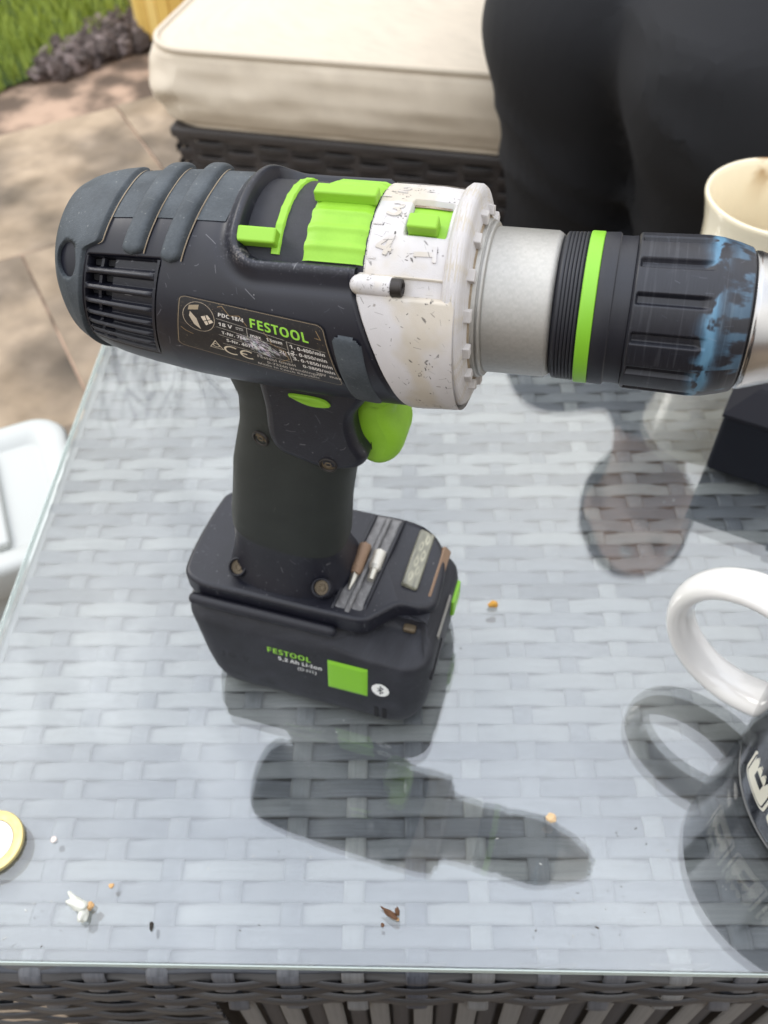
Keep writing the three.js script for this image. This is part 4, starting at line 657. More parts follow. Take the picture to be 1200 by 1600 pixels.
// ---------------------------------------------------------------- things on the glass
{ // wide black mug with a fat white handle
  const mug = thing('black_mug', 'wide black mug with a fat white handle and cream block print', 'mug');
  mug.position.set(0.2285, 0, -0.0645);
  const prof = [[0, 0.0012], [0.044, 0.0012], [0.050, 0.0], [0.0535, 0.0006], [0.0552, 0.0025], [0.0565, 0.008], [0.0580, 0.03], [0.0590, 0.06], [0.0595, 0.088], [0.0590, 0.0905], [0.0575, 0.0915], [0.0560, 0.0905], [0.0553, 0.088], [0.0545, 0.06], [0.052, 0.012], [0.048, 0.0065], [0, 0.006]];
  const pts = prof.map(([r, y]) => new THREE.Vector2(Math.max(r, 1e-5), y));
  const ceram = std({ color: new THREE.Color(0.78, 0.76, 0.73), roughness: 0.16, clearcoat: 0.5, clearcoatRoughness: 0.06 });
  const blackG = std({ color: new THREE.Color(0.012, 0.013, 0.02), roughness: 0.12, clearcoat: 0.4 });
  const out = new THREE.LatheGeometry(pts.slice(0, 9), 96), inn = new THREE.LatheGeometry(pts.slice(8), 96);
  const body = part('body', out, blackG, mug, 'glossy black outside');
  part('inside', inn, ceram, mug, 'white inside');
  part('foot_ring', new THREE.TorusGeometry(0.0548, 0.0007, 8, 96).rotateX(Math.PI / 2).translate(0, 0.0020, 0), std({ color: new THREE.Color(0.2, 0.2, 0.2), roughness: 0.3 }), body, 'thin pale line around the base');
  // handle: a flattened loop standing out from the body
  const az = 222 * DEG, e = new THREE.Vector3(Math.cos(az), 0, Math.sin(az));
  const c = e.clone().multiplyScalar(0.0720).setY(0.052), pth = [];
  for (let i = 0; i <= 40; i++) { const t = (lerp(-148, 148, i / 40)) * DEG; pth.push(c.clone().addScaledVector(e, 0.0335 * Math.cos(t)).add(new THREE.Vector3(0, 0.0345 * Math.sin(t), 0))); }
  const curve = new THREE.CatmullRomCurve3(pth), side = new THREE.Vector3().crossVectors(e, new THREE.Vector3(0, 1, 0)).normalize(), rg = [];
  for (let i = 0; i <= 80; i++) { const t = i / 80, p = curve.getPoint(t), tg = curve.getTangent(t), n = new THREE.Vector3().crossVectors(tg, side).normalize(), r = []; const k = 1 + 0.22 * Math.pow(Math.abs(t - 0.5) * 2, 3); for (let q = 0; q < 28; q++) { const s = q / 28 * 2 * Math.PI; r.push(p.clone().addScaledVector(n, Math.cos(s) * 0.0054 * k).addScaledVector(side, Math.sin(s) * 0.0092 * k)); } rg.push(r); }
  part('handle', loft(rg, true), ceram, mug, 'fat white loop handle');
  // cream block print on the wall: rounded letter blocks
  const pr = canvasTex(1024, 512, (g, w, h) => {
    g.clearRect(0, 0, w, h); const cream = '#e9e4d2', ink = '#16171d';
    const blk = (x, wd, tall) => { g.fillStyle = cream; g.beginPath(); g.roundRect ? g.roundRect(x, 40, wd, 430, 70) : g.rect(x, 40, wd, 430); g.fill(); g.strokeStyle = ink; g.lineWidth = 12; g.beginPath(); g.roundRect ? g.roundRect(x + 26, 66, wd - 52, 378, 50) : g.rect(x + 26, 66, wd - 52, 378); g.stroke(); g.fillStyle = ink; g.fillRect(x + wd * 0.34, 180, wd * 0.32, tall); };
    blk(20, 300, 110); blk(350, 300, 170); blk(680, 300, 110);
  });
  const g = grid(60, 20, (u, v) => { const a = (lerp(188, 118, u)) * DEG, y = lerp(0.017, 0.040, v), r = 0.0570 + (y - 0.008) * 0.028 + 0.0004; return [r * Math.cos(a), y, r * Math.sin(a)]; });
  part('block_print', g, std({ map: pr, transparent: true, roughness: 0.2 }), body, 'cream block lettering');
  shadows(mug);
}
{ // cream mug at the back
  const mug = thing('cream_mug', 'cream mug with coffee drips on its rim', 'mug');
  mug.position.set(0.2603, 0, -0.4055); mug.scale.setScalar(1.023);
  const pts = [[0, 0.001], [0.030, 0.001], [0.034, 0], [0.0365, 0.003], [0.0385, 0.02], [0.0400, 0.05], [0.0420, 0.075], [0.0448, 0.088], [0.0462, 0.0925], [0.0460, 0.0945], [0.0450, 0.0955], [0.0438, 0.0948], [0.0428, 0.091], [0.0402, 0.078], [0.0380, 0.05], [0.036, 0.012], [0.031, 0.006], [0, 0.0055]].map(([r, y]) => new THREE.Vector2(Math.max(r, 1e-5), y));
  const tx = dataTex(512, 256, (u, v) => { const cof = smooth(0.46, 0.62, fbm(u * 18, v * 9, 2, 5, 0)) * (1 - smooth(0.03, 0.09, Math.min(Math.abs(u - 0.46), 1))) * smooth(0.54, 0.58, v) * (1 - smooth(0.68, 0.80, v)) * 0.9; const n = (fbm(u * 6, v * 6, 7, 4) - 0.5) * 8; return [236 - cof * 92 + n, 224 - cof * 116 + n, 196 - cof * 128 + n]; });
  const body = part('body', new THREE.LatheGeometry(pts, 96), std({ map: tx, roughness: 0.2, clearcoat: 0.4 }), mug);
  const h = new THREE.TorusGeometry(0.026, 0.006, 14, 40, Math.PI * 1.25).rotateZ(-Math.PI * 0.625).translate(0.052, 0.048, 0); h.rotateY(-0.5);
  part('handle', h, std({ color: new THREE.Color(0.75, 0.7, 0.58), roughness: 0.2 }), mug);
  const cof = new THREE.CircleGeometry(0.0372, 48).rotateX(-Math.PI / 2).translate(0, 0.03, 0);
  part('coffee', cof, std({ color: new THREE.Color(0.05, 0.022, 0.009), roughness: 0.08 }), mug, 'dark coffee');
  shadows(mug);
}
{ // black plastic case behind the mug
  const bx = thing('black_case', 'small black plastic case with a sloping lid under the chuck', 'case');
  bx.position.set(0.2035, 0, -0.2670); bx.rotation.y = -28 * DEG;
  const bm = std({ color: new THREE.Color(0.004, 0.005, 0.009), roughness: 0.75, specularIntensity: 0.5 }), lm = std({ color: new THREE.Color(0.006, 0.006, 0.010), roughness: 0.75, specularIntensity: 0.6 });
  part('tray', new RoundedBoxGeometry(0.12, 0.043, 0.075, 3, 0.003).translate(0.06, 0.0215, -0.0375), bm, bx);
  const s = [[-0.001, 0.001], [0.121, 0.001], [0.121, -0.076], [-0.001, -0.076]], g = loft([[0.0432, 0], [0.0452, 0], [0.0565, 0.012], [0.058, 0.014]].map(([y, i]) => s.map(([x, z]) => new THREE.Vector3(x > 0.05 ? x - i : x + i, y, z > -0.03 ? z - i : z + i))), true).toNonIndexed(); g.computeVertexNormals();
  part('lid', g, lm, bx, 'bevelled black lid');
  part('catch', new RoundedBoxGeometry(0.02, 0.012, 0.004, 2, 0.001).translate(0.06, 0.040, 0.0022), bm, bx);
  shadows(bx);
}
{ // two-tone coin
  const c = thing('coin', 'gold rimmed coin with a silver centre lying on the glass', 'coin'); c.position.set(-0.1606, 0, -0.0458);
  const gold = std({ map: rep(worn([206, 188, 128], [150, 130, 80], { seed: 55, scratches: 60, specks: 200, cloud: 16, sLen: 20, alpha: 0.4 }), 3, 3), metalness: 0.55, roughness: 0.38 }), silver = std({ color: new THREE.Color(0.62, 0.6, 0.57), metalness: 0.6, roughness: 0.35 });
  part('rim', new THREE.LatheGeometry([[0.0098, 0.0003], [0.0134, 0.0002], [0.0142, 0.0006], [0.0142, 0.0022], [0.0139, 0.0026], [0.0131, 0.0026], [0.0129, 0.0022], [0.0101, 0.0022], [0.0098, 0.0024]].map(([r, y]) => new THREE.Vector2(r, y)), 96), gold, c, 'brass coloured rim');
  part('centre', new THREE.LatheGeometry([[0.0001, 0.0003], [0.0098, 0.0003], [0.0098, 0.0022], [0.0094, 0.0024], [0.009, 0.0022], [0.0001, 0.0023]].map(([r, y]) => new THREE.Vector2(r, y)), 64), silver, c, 'silver centre');
}
{ // crumbs and flakes
  const lump = (seed, r, sx, sy, sz, amp) => { const g = mergeVertices(new THREE.IcosahedronGeometry(r, 3).deleteAttribute('uv').deleteAttribute('normal')); const p = g.attributes.position; for (let i = 0; i < p.count; i++) { const k = 1 + amp * (fbm(p.getX(i) / r * 1.3 + seed, p.getY(i) / r * 1.3, p.getZ(i) / r * 1.3, 3) - 0.5) * 2; p.setXYZ(i, p.getX(i) * k * sx, p.getY(i) * k * sy, p.getZ(i) * k * sz); } g.computeBoundingBox(); g.translate(0, -g.boundingBox.min.y, 0); g.computeVertexNormals(); return g; };
  const put = (n, g, m, x, z, ry, l, c, grp) => { const o = solo(n, g, m, l, c, grp); o.position.set(x, 0.0001, z); o.rotation.y = ry; return o; };
  const pale = std({ color: new THREE.Color(0.62, 0.62, 0.55), roughness: 0.8 }), tan = std({ color: new THREE.Color(0.6, 0.36, 0.16), roughness: 0.8 }), brown = std({ color: new THREE.Color(0.11, 0.05, 0.022), roughness: 0.8 }), amber = std({ color: new THREE.Color(0.55, 0.27, 0.03), roughness: 0.6 }), dark = std({ color: new THREE.Color(0.03, 0.025, 0.02), roughness: 0.9 }), white = std({ color: new THREE.Color(0.75, 0.74, 0.7), roughness: 0.8 });
  const fl = thing('paint_flake', 'curled pale flake with a tan tip near the front glass edge', 'flake'); fl.position.set(-0.1136, 0.0001, -0.0185);
  part('flake', merged([lump(3, 0.0032, 1.6, 0.8, 0.75, 0.8).rotateY(-0.5).translate(-0.0016, 0, -0.0012), lump(9, 0.0024, 0.8, 0.9, 1.3, 0.8).translate(0.0014, 0, 0.0028), lump(5, 0.0017, 1.8, 0.6, 0.5, 0.7).rotateY(-0.8).translate(-0.0055, 0, -0.0045)]), pale, fl);
  part('tip', lump(12, 0.0014, 1, 1, 1.2, 0.6).translate(0.0036, 0.001, -0.0006), tan, fl, 'tan tip');
  const br = thing('brown_flake', 'curled brown flake on the glass before the drill', 'flake'); br.position.set(0.0165, 0.0001, -0.0164);
  part('flake', merged([lump(21, 0.0024, 1.5, 0.55, 0.5, 0.9).rotateY(-0.55).translate(-0.001, 0, 0), lump(25, 0.0014, 0.7, 1.1, 1.3, 0.9).translate(0.0022, 0, -0.0004)]), brown, br);
  part('edge', lump(28, 0.0012, 1.5, 0.5, 0.7, 0.8).rotateY(-0.4).translate(0.0012, 0, 0.0016), tan, br, 'tan edge');
  put('crumb', lump(31, 0.0023, 1.1, 0.7, 0.8, 0.6), amber, 0.0699, -0.1693, 0, 'amber crumb between the drill foot and the white handle', 'crumb');
  put('crumb', lump(35, 0.0021, 1.1, 0.7, 0.9, 0.6), std({ color: new THREE.Color(0.72, 0.5, 0.28), roughness: 0.8 }), 0.0868, -0.0556, 0, 'buff crumb beside the reflection of the chuck', 'crumb');
  put('crumb', lump(41, 0.0014, 0.5, 0.6, 1.2, 0.6), dark, -0.0832, -0.0117, 0.1, 'tiny dark splinter by the front glass edge', 'crumb');
  put('crumb', lump(44, 0.0008, 0.8, 0.6, 1, 0.6), brown, 0.0128, -0.0120, 0.1, 'tiny brown speck beside the brown flake', 'crumb');
  put('crumb', lump(47, 0.0014, 1, 0.4, 1, 0.7), std({ color: new THREE.Color(0.7, 0.6, 0.55), roughness: 0.8 }), -0.1333, -0.0472, 0.1, 'pinkish white speck beside the coin', 'crumb');
  put('crumb', lump(49, 0.0010, 1, 0.5, 1, 0.7), tan, -0.1036, -0.0278, 0.1, 'tiny tan speck behind the pale flake', 'crumb');
  const r = rngOf(66); // scattered dust and grit on the glass
  const g = new THREE.DodecahedronGeometry(0.00022, 0), N = 260, im = new THREE.InstancedMesh(g, std({ color: 0xffffff, roughness: 0.9 }), N), m4 = new THREE.Matrix4(), col = new THREE.Color();
  for (let i = 0; i < N; i++) { const cl = r() < 0.45 ? [[-0.135, -0.012], [0.115, -0.018], [0.13, -0.045], [0.09, -0.012], [-0.03, -0.04]][Math.floor(r() * 5)] : null; const x = cl ? cl[0] + (r() - 0.5) * 0.03 : -0.16 + r() * 0.36, z = cl ? cl[1] + (r() - 0.5) * 0.02 : -0.005 - r() * 0.3, s = 0.3 + r() * r() * 1.8; m4.compose(new THREE.Vector3(x, 0.0002, z), new THREE.Quaternion().setFromEuler(new THREE.Euler(r() * 6, r() * 6, 0)), new THREE.Vector3(s * (1 + r() * 2), s * 0.5, s)); im.setMatrixAt(i, m4); const d = r(); d < 0.7 ? col.setRGB(0.5, 0.5, 0.48) : col.setRGB(0.1, 0.09, 0.08); im.setColorAt(i, col); }
  im.name = 'grit'; tag(im, 'fine white and dark grit scattered over the glass', 'grit', null, 'stuff'); scene.add(im);
}

// ---------------------------------------------------------------- white plastic box on the patio, left of the table
{
  const bx = thing('plastic_box', 'white plastic storage box with a panelled lid beside the table', 'box');
  const wp = std({ color: new THREE.Color(0.5, 0.51, 0.485), roughness: 0.35 });
  // local: x to the right along its front edge, z towards the viewer; the far right corner sits by the table edge
  bx.position.set(-0.2405, 0, -0.387); bx.rotation.y = 24 * DEG;
  const top = -0.115, lid = [];
  const rr = (x0, x1, z0, z1, r, y) => roundRing(x0, x1, z0, z1, r, y, 8);
  for (const [y, i] of [[top - 0.030, 0.004], [top - 0.028, 0], [top - 0.006, 0], [top - 0.001, 0.003], [top, 0.008], [top - 0.001, 0.018], [top - 0.006, 0.024], [top - 0.007, 0.026]]) lid.push(rr(-0.34 + i, 0.0 - i, -0.075 + i, 0.085 - i, 0.028 - i * 0.7, y));
  part('lid', loft(lid, true), wp, bx);
  part('lid_panel', new RoundedBoxGeometry(0.2, 0.008, 0.10, 3, 0.003).translate(-0.185, top - 0.0045, 0.008), wp, bx);
  part('lid_rib', new RoundedBoxGeometry(0.012, 0.008, 0.105, 3, 0.003).translate(-0.066, top - 0.004, 0.006), wp, bx);
  const tub = []; for (const [y, i] of [[GY + 0.001, 0.04], [GY + 0.01, 0.034], [top - 0.09, 0.016], [top - 0.075, 0.014], [top - 0.074, 0.006], [top - 0.064, 0.006], [top - 0.063, 0.015], [top - 0.03, 0.012]]) tub.push(rr(-0.34 + i, 0.0 - i, -0.075 + i, 0.085 - i, 0.02, y));
  part('tub', loft(tub, true), wp, bx);
  part('lid_catch', new RoundedBoxGeometry(0.03, 0.03, 0.008, 2, 0.003).translate(-0.02, top - 0.035, 0.084), wp, bx);
  shadows(bx);
}

// ---------------------------------------------------------------- wicker seat with cushion
const seatTurn = -13.5 * DEG;
{
  const st = thing('wicker_bench', 'dark brown woven wicker bench under the cream cushion', 'bench');
  st.position.set(-0.263, 0, -0.9445); st.rotation.y = seatTurn;
  const W = 1.5, D = 0.62, yT = -0.108, r = rngOf(17), wv = (t) => { const c = Math.cos(Math.PI * t); return Math.sign(c) * Math.pow(Math.abs(c), 0.6); };
  part('frame', new RoundedBoxGeometry(W - 0.03, -GY + yT - 0.02, D - 0.03, 2, 0.01).translate(W / 2 + 0.012, (GY + yT) / 2 + 0.004, -D / 2 - 0.012), M.rattanDark[1], st);
  const fg = [0, 1].map((ph) => { const p = []; for (let x = 0; x <= W; x += 0.0105) p.push(new THREE.Vector3(x, (noise(x * 30, ph) - 0.5) * 0.001, 0.0022 * wv(x / 0.042 + ph))); return ribbon(p, new THREE.Vector3(0, -1, 0), 0.0094, 0.001, 0.0005); });
  const lg = [0, 1].map((ph) => { const p = []; for (let z = 0; z >= -D; z -= 0.0105) p.push(new THREE.Vector3(-0.0022 * wv(z / 0.042 + ph), 0, z)); return ribbon(p, new THREE.Vector3(0, -1, 0), 0.0094, 0.001, 0.0005); });
  for (let i = 0; i < 34; i++) {
    const y = yT - 0.008 - i * 0.0096, s = 0.0004 * i; if (y < GY + 0.01) break;
    const a = part(numbered('front_strip'), fg[i % 2], M.rattanDark[Math.floor(r() * 3)], st); a.position.set(0.012 + s, y, -0.004); a.scale.x = 0.985;
    const b = part(numbered('side_strip'), lg[i % 2], M.rattanDark[Math.floor(r() * 3)], st); b.position.set(0.008 + s, y, -0.006);
  }
  const up = new RoundedBoxGeometry(0.009, -GY + yT - 0.02, 0.0016, 1, 0.0005).translate(0, (GY + yT) / 2, -0.004);
  for (let k = 0; k < 34; k++) part(numbered('upright_stake'), up, M.rattanDark[k % 3], st).position.x = 0.03 + k * 0.042;
  const rimg = new RoundedBoxGeometry(W, 0.014, D, 2, 0.005).translate(W / 2 + 0.004, yT - 0.004, -D / 2 - 0.001);
  part('top_rim', rimg, M.rattanDark[2], st);
  shadows(st);

  const cu = thing('seat_cushion', 'thick cream fabric seat cushion with piped edges', 'cushion');
  cu.position.set(-0.2744, 0, -0.9455); cu.rotation.y = seatTurn;
  const fabric = dataTex(512, 512, (u, v) => { const n = (fbm(u * 6, v * 6, 3, 5, 6) - 0.5) * 16, w = (noise(u * 256, v * 256, 5, 256) - 0.5) * 10; return [200 + n + w, 188 + n + w, 170 + n * 0.9 + w]; });
  const cm = std({ map: rep(fabric, 3, 3), roughness: 0.9, sheen: 0.3, sheenColor: new THREE.Color(0.6, 0.55, 0.5), sheenRoughness: 0.6 });
  const CW = 1.4, CD = 0.62, y0 = -0.106, y1 = -0.016, rings = [];
  const prof = [[0.00, 0.024], [0.03, 0.010], [0.10, 0.002], [0.3, -0.006], [0.55, -0.009], [0.8, -0.006], [0.93, -0.001], [1.0, 0.006]];
  const pushRing = (y, inset, wr) => { const ring = []; const base = roundRing(inset, CW - inset, -CD + inset, -inset, 0.05, y, 10); const n = base.length; base.forEach((p, i) => { const q = base[(i + 1) % n]; for (let s = 0; s < 5; s++) { const t = p.clone().lerp(q, s / 5); if (wr) { const w = (fbm(t.x * 14 + y * 22, t.z * 14, y * 9, 3) - 0.5) * 0.020 * wr + (noise(t.x * 22 - y * 44, y * 10, t.z * 20) - 0.5) * 0.018 * wr; t.z += w; t.x -= w * 0.4; } ring.push(t); } }); rings.push(ring); };
  for (let i = 0; i <= 26; i++) { const t = i / 26; pushRing(lerp(y0, y1, t), table(prof, t), Math.sin(Math.PI * clamp(t * 1.02))); }
  for (let i = 1; i <= 14; i++) { const t = i / 14, ins = 0.006 + t * 0.27; pushRing(y1 + 0.002 + 0.02 * Math.sin(t * Math.PI / 2) , ins, 0); }
  const body = part('cover', loft(rings, true, 3), cm, cu);
  for (const [y, i] of [[y1 + 0.0005, 0.004], [y0 + 0.004, 0.010]]) { const pts = roundRing(i, CW - i, -CD + i, -i, 0.05, y, 10); part('piping', new THREE.TubeGeometry(new THREE.CatmullRomCurve3(pts, true), 400, 0.0038, 8, true), cm, body); }
  shadows(cu);
}

// ---------------------------------------------------------------- person sitting on the seat
function sdfMesh(fn, c, half, res) {
  const mc = new MarchingCubes(res, new THREE.MeshStandardMaterial(), false, false, 400000); mc.isolation = 0;
  for (let k = 0; k < res; k++) for (let j = 0; j < res; j++) for (let i = 0; i < res; i++) mc.field[k * res * res + j * res + i] = -fn(c[0] + (i - res / 2) / (res / 2) * half, c[1] + (j - res / 2) / (res / 2) * half, c[2] + (k - res / 2) / (res / 2) * half);
  mc.update(); const n = mc.count, pos = mc.positionArray.slice(0, n * 3), g = new THREE.BufferGeometry();
  for (let i = 0; i < n; i++) for (let q = 0; q < 3; q++) pos[i * 3 + q] = pos[i * 3 + q] * half + c[q];
  g.setAttribute('position', new THREE.Float32BufferAttribute(pos, 3));
  const m = mergeVertices(g, 1e-5); m.computeVertexNormals(); return m;
}
const cap = (a, b, ra, rb) => { const d = [b[0] - a[0], b[1] - a[1], b[2] - a[2]], L = d[0] * d[0] + d[1] * d[1] + d[2] * d[2]; return (x, y, z) => { const t = clamp(((x - a[0]) * d[0] + (y - a[1]) * d[1] + (z - a[2]) * d[2]) / L); return Math.hypot(x - a[0] - d[0] * t, y - a[1] - d[1] * t, z - a[2] - d[2] * t) - lerp(ra, rb, t); }; };
const smin = (a, b, k) => { const h = clamp(0.5 + 0.5 * (b - a) / k); return lerp(b, a, h) - k * h * (1 - h); };
const union = (list, k) => (x, y, z) => { let d = 1e3; for (const f of list) d = smin(d, f(x, y, z), k); return d; };
const seatedJ = { hipL: [0.395, 0.045, -1.197], hipR: [0.577, 0.045, -1.112], kneeL: [0.196, 0.062, -0.793], kneeR: [0.312, 0.062, -0.665], ankL: [0.250, -0.37, -0.846], ankR: [0.395, -0.37, -0.76], toeL: [0.19, -0.42, -0.709], toeR: [0.35, -0.42, -0.608], pel: [0.48, 0.09, -1.17], chest: [0.435, 0.41, -1.0], neck: [0.412, 0.555, -0.90], head: [0.406, 0.695, -0.83], shL: [0.255, 0.48, -0.94], shR: [0.575, 0.48, -0.90], elL: [0.23, 0.235, -1.06], elR: [0.66, 0.235, -1.0], wrL: [0.38, 0.145, -1.10], wrR: [0.53, 0.145, -1.05] };
function figure(label, J, hd, B, T, U, topColor) {
  const pe = thing('person', label, 'person');
  // skin: head, neck, arms and hands as one surface
  const fingers = (w, dir, sgn) => { const out = [cap(w, [w[0] + dir[0] * 0.08, w[1] - 0.008, w[2] + dir[2] * 0.08], 0.026, 0.03)]; for (let i = 0; i < 4; i++) { const o = (i - 1.5) * 0.02, bx = [w[0] + dir[0] * 0.085 - dir[2] * o, w[1] - 0.008, w[2] + dir[2] * 0.085 + dir[0] * o], L = [0.06, 0.072, 0.068, 0.052][i], md = [bx[0] + dir[0] * L * 0.55, bx[1] - 0.004, bx[2] + dir[2] * L * 0.55], tp = [md[0] + dir[0] * L * 0.4, md[1] - 0.022, md[2] + dir[2] * L * 0.4]; out.push(cap(bx, md, 0.0095, 0.009), cap(md, tp, 0.009, 0.0078)); } const tb = [w[0] + dir[0] * 0.03 - dir[2] * 0.03 * sgn, w[1] - 0.004, w[2] + dir[2] * 0.03 + dir[0] * 0.03 * sgn], tt = [tb[0] + dir[0] * 0.05 - dir[2] * 0.02 * sgn, tb[1] - 0.012, tb[2] + dir[2] * 0.05 + dir[0] * 0.02 * sgn]; out.push(cap(tb, tt, 0.012, 0.0095)); return out; };
  const H = J.head, ell = (c, r) => (x, y, z) => { const q = Math.hypot((x - c[0]) / r[0], (y - c[1]) / r[1], (z - c[2]) / r[2]); return (q - 1) * Math.min(...r); };
  const headSet = [ell([H[0], H[1] + 0.01, H[2]], [0.078, 0.115, 0.094]), ell([H[0], H[1] - 0.065, H[2] + 0.03], [0.055, 0.062, 0.065]), cap([H[0], H[1] + 0.005, H[2] + 0.088], [H[0], H[1] - 0.03, H[2] + 0.105], 0.008, 0.013), ell([H[0], H[1] - 0.068, H[2] + 0.088], [0.024, 0.008, 0.012]), ell([H[0] - 0.079, H[1] - 0.01, H[2] - 0.005], [0.01, 0.03, 0.018]), ell([H[0] + 0.079, H[1] - 0.01, H[2] - 0.005], [0.01, 0.03, 0.018])];
  const neckF = cap(J.neck, [H[0], H[1] - 0.05, H[2] - 0.01], 0.058, 0.052);
  const torsoF = [cap(J.pel, J.chest, 0.125, 0.14), cap(J.shL, J.shR, 0.06, 0.06), cap(J.chest, J.neck, 0.12, 0.06)];
  const armsF = [cap(J.shL, J.elL, 0.052, 0.042), cap(J.elL, J.wrL, 0.041, 0.028), cap(J.shR, J.elR, 0.052, 0.042), cap(J.elR, J.wrR, 0.041, 0.028)];
  const handL = fingers(J.wrL, hd[0], hd[2]), handR = fingers(J.wrR, hd[1], -hd[2]);
  const eyeCut = (x, y, z) => Math.min(Math.hypot(x - H[0] - 0.032, y - H[1] - 0.004, z - H[2] - 0.098), Math.hypot(x - H[0] + 0.032, y - H[1] - 0.004, z - H[2] - 0.098)) - 0.016;
  const legsIn = [cap(J.hipL, J.kneeL, 0.07, 0.05), cap(J.kneeL, J.ankL, 0.048, 0.032), cap(J.hipR, J.kneeR, 0.07, 0.05), cap(J.kneeR, J.ankR, 0.048, 0.032), cap([J.ankL[0], J.ankL[1] - 0.03, J.ankL[2]], J.toeL, 0.03, 0.022), cap([J.ankR[0], J.ankR[1] - 0.03, J.ankR[2]], J.toeR, 0.03, 0.022)];
  const hu = union(headSet, 0.018), headF = (x, y, z) => Math.max(hu(x, y, z), -eyeCut(x, y, z) - 0.002);
  const inner = union([...torsoF.map((f) => (x, y, z) => f(x, y, z) + 0.02), ...armsF.map((f) => (x, y, z) => f(x, y, z) + 0.004), neckF, ...legsIn], 0.03);
  const skin = std({ color: new THREE.Color(0.5, 0.3, 0.21), roughness: 0.55 });
  const bodyG = mergeGeometries([sdfMesh(inner, B[0], B[1], 96), sdfMesh((x, y, z) => smin(headF(x, y, z), neckF(x, y, z), 0.02), [H[0], H[1] - 0.02, H[2]], 0.17, 84), sdfMesh(union(handL, 0.006), [J.wrL[0] + hd[0][0] * 0.08, J.wrL[1] - 0.01, J.wrL[2] + hd[0][2] * 0.08], 0.14, 80), sdfMesh(union(handR, 0.006), [J.wrR[0] + hd[1][0] * 0.08, J.wrR[1] - 0.01, J.wrR[2] + hd[1][2] * 0.08], 0.14, 80)]);
  const body = part('body', bodyG, skin, pe);
  const eyeM = std({ color: new THREE.Color(0.7, 0.7, 0.68), roughness: 0.2 });
  for (const s of [-1, 1]) part('eye', new THREE.SphereGeometry(0.0125, 20, 14).translate(H[0] + s * 0.032, H[1] + 0.004, H[2] + 0.078), eyeM, body);
  // clothing
  const folds = (x, y, z) => (fbm(x * 6, y * 6, z * 6, 3) - 0.5) * 0.012 + Math.pow(1 - Math.abs(noise(x * 7 + y * 16, z * 8 - y * 6, y * 5) * 2 - 1), 4) * -0.007;
  const legs = union([cap(J.hipL, J.kneeL, 0.104, 0.082), cap(J.kneeL, J.ankL, 0.080, 0.066), cap(J.hipR, J.kneeR, 0.104, 0.088), cap(J.kneeR, J.ankR, 0.086, 0.066), cap([J.hipL[0] + 0.005, 0.075, J.hipL[2] - 0.01], [J.hipR[0] - 0.005, 0.075, J.hipR[2] - 0.04], 0.12, 0.12)], 0.035);
  const trousers = sdfMesh((x, y, z) => { const d = legs(x, y, z); return Math.max(Math.abs(d) < 0.06 ? d + folds(x, y, z) : d, -(y + 0.395)); }, T[0], T[1], 110);
  const cloth = std({ color: new THREE.Color(0.0075, 0.008, 0.0105), roughness: 0.85, sheen: 0.12, sheenColor: new THREE.Color(0.10, 0.10, 0.13), sheenRoughness: 0.5 });
  part('trousers', trousers, cloth, pe, 'black trousers');
  const top = union([...torsoF, cap(J.shL, J.elL, 0.062, 0.055), cap(J.elL, J.wrL, 0.053, 0.042), cap(J.shR, J.elR, 0.062, 0.055), cap(J.elR, J.wrR, 0.053, 0.042)], 0.04);
  part('top', sdfMesh((x, y, z) => { const d = top(x, y, z); return Math.max(Math.abs(d) < 0.06 ? d + folds(x, y, z) * 0.6 : d, -(Math.hypot(x - H[0], y - 0.60, z - J.neck[2]) - 0.065)); }, U[0], U[1], 84), std({ color: new THREE.Color(...topColor), roughness: 0.9 }), pe, 'dark top');
  part('hair', sdfMesh((x, y, z) => Math.max(ell([H[0], H[1] + 0.022, H[2] - 0.012], [0.090, 0.122, 0.104])(x, y, z) + (noise(x * 60, y * 40, z * 60) - 0.5) * 0.006, (z - H[2] - 0.05) * 0.8 - (y - H[1] - 0.055) * 0.6), [H[0], H[1], H[2]], 0.16, 64), std({ color: new THREE.Color(0.035, 0.025, 0.018), roughness: 0.7 }), pe, 'short dark hair');
  for (const s of ['L', 'R']) { const a = J['ank' + s], t = J['toe' + s]; part('shoe', sdfMesh((x, y, z) => Math.max(union([cap([a[0], GY + 0.045, a[2] - 0.02], [t[0], GY + 0.035, t[2]], 0.045, 0.04)], 0.02)(x, y, z), -(y - GY - 0.001)), [(a[0] + t[0]) / 2, GY + 0.05, (a[2] + t[2]) / 2], 0.2, 48), M.black, pe, 'black shoe'); }
  return shadows(pe);
}
figure('person in black trousers and dark top sitting on the cream cushion', seatedJ, [[0.8, 0, 0.3], [-0.75, 0, 0.35], 1], [[0.43, 0.08, -0.88], 0.62], [[0.42, -0.1, -0.92], 0.46], [[0.44, 0.31, -1.02], 0.37], [0.03, 0.03, 0.034]);
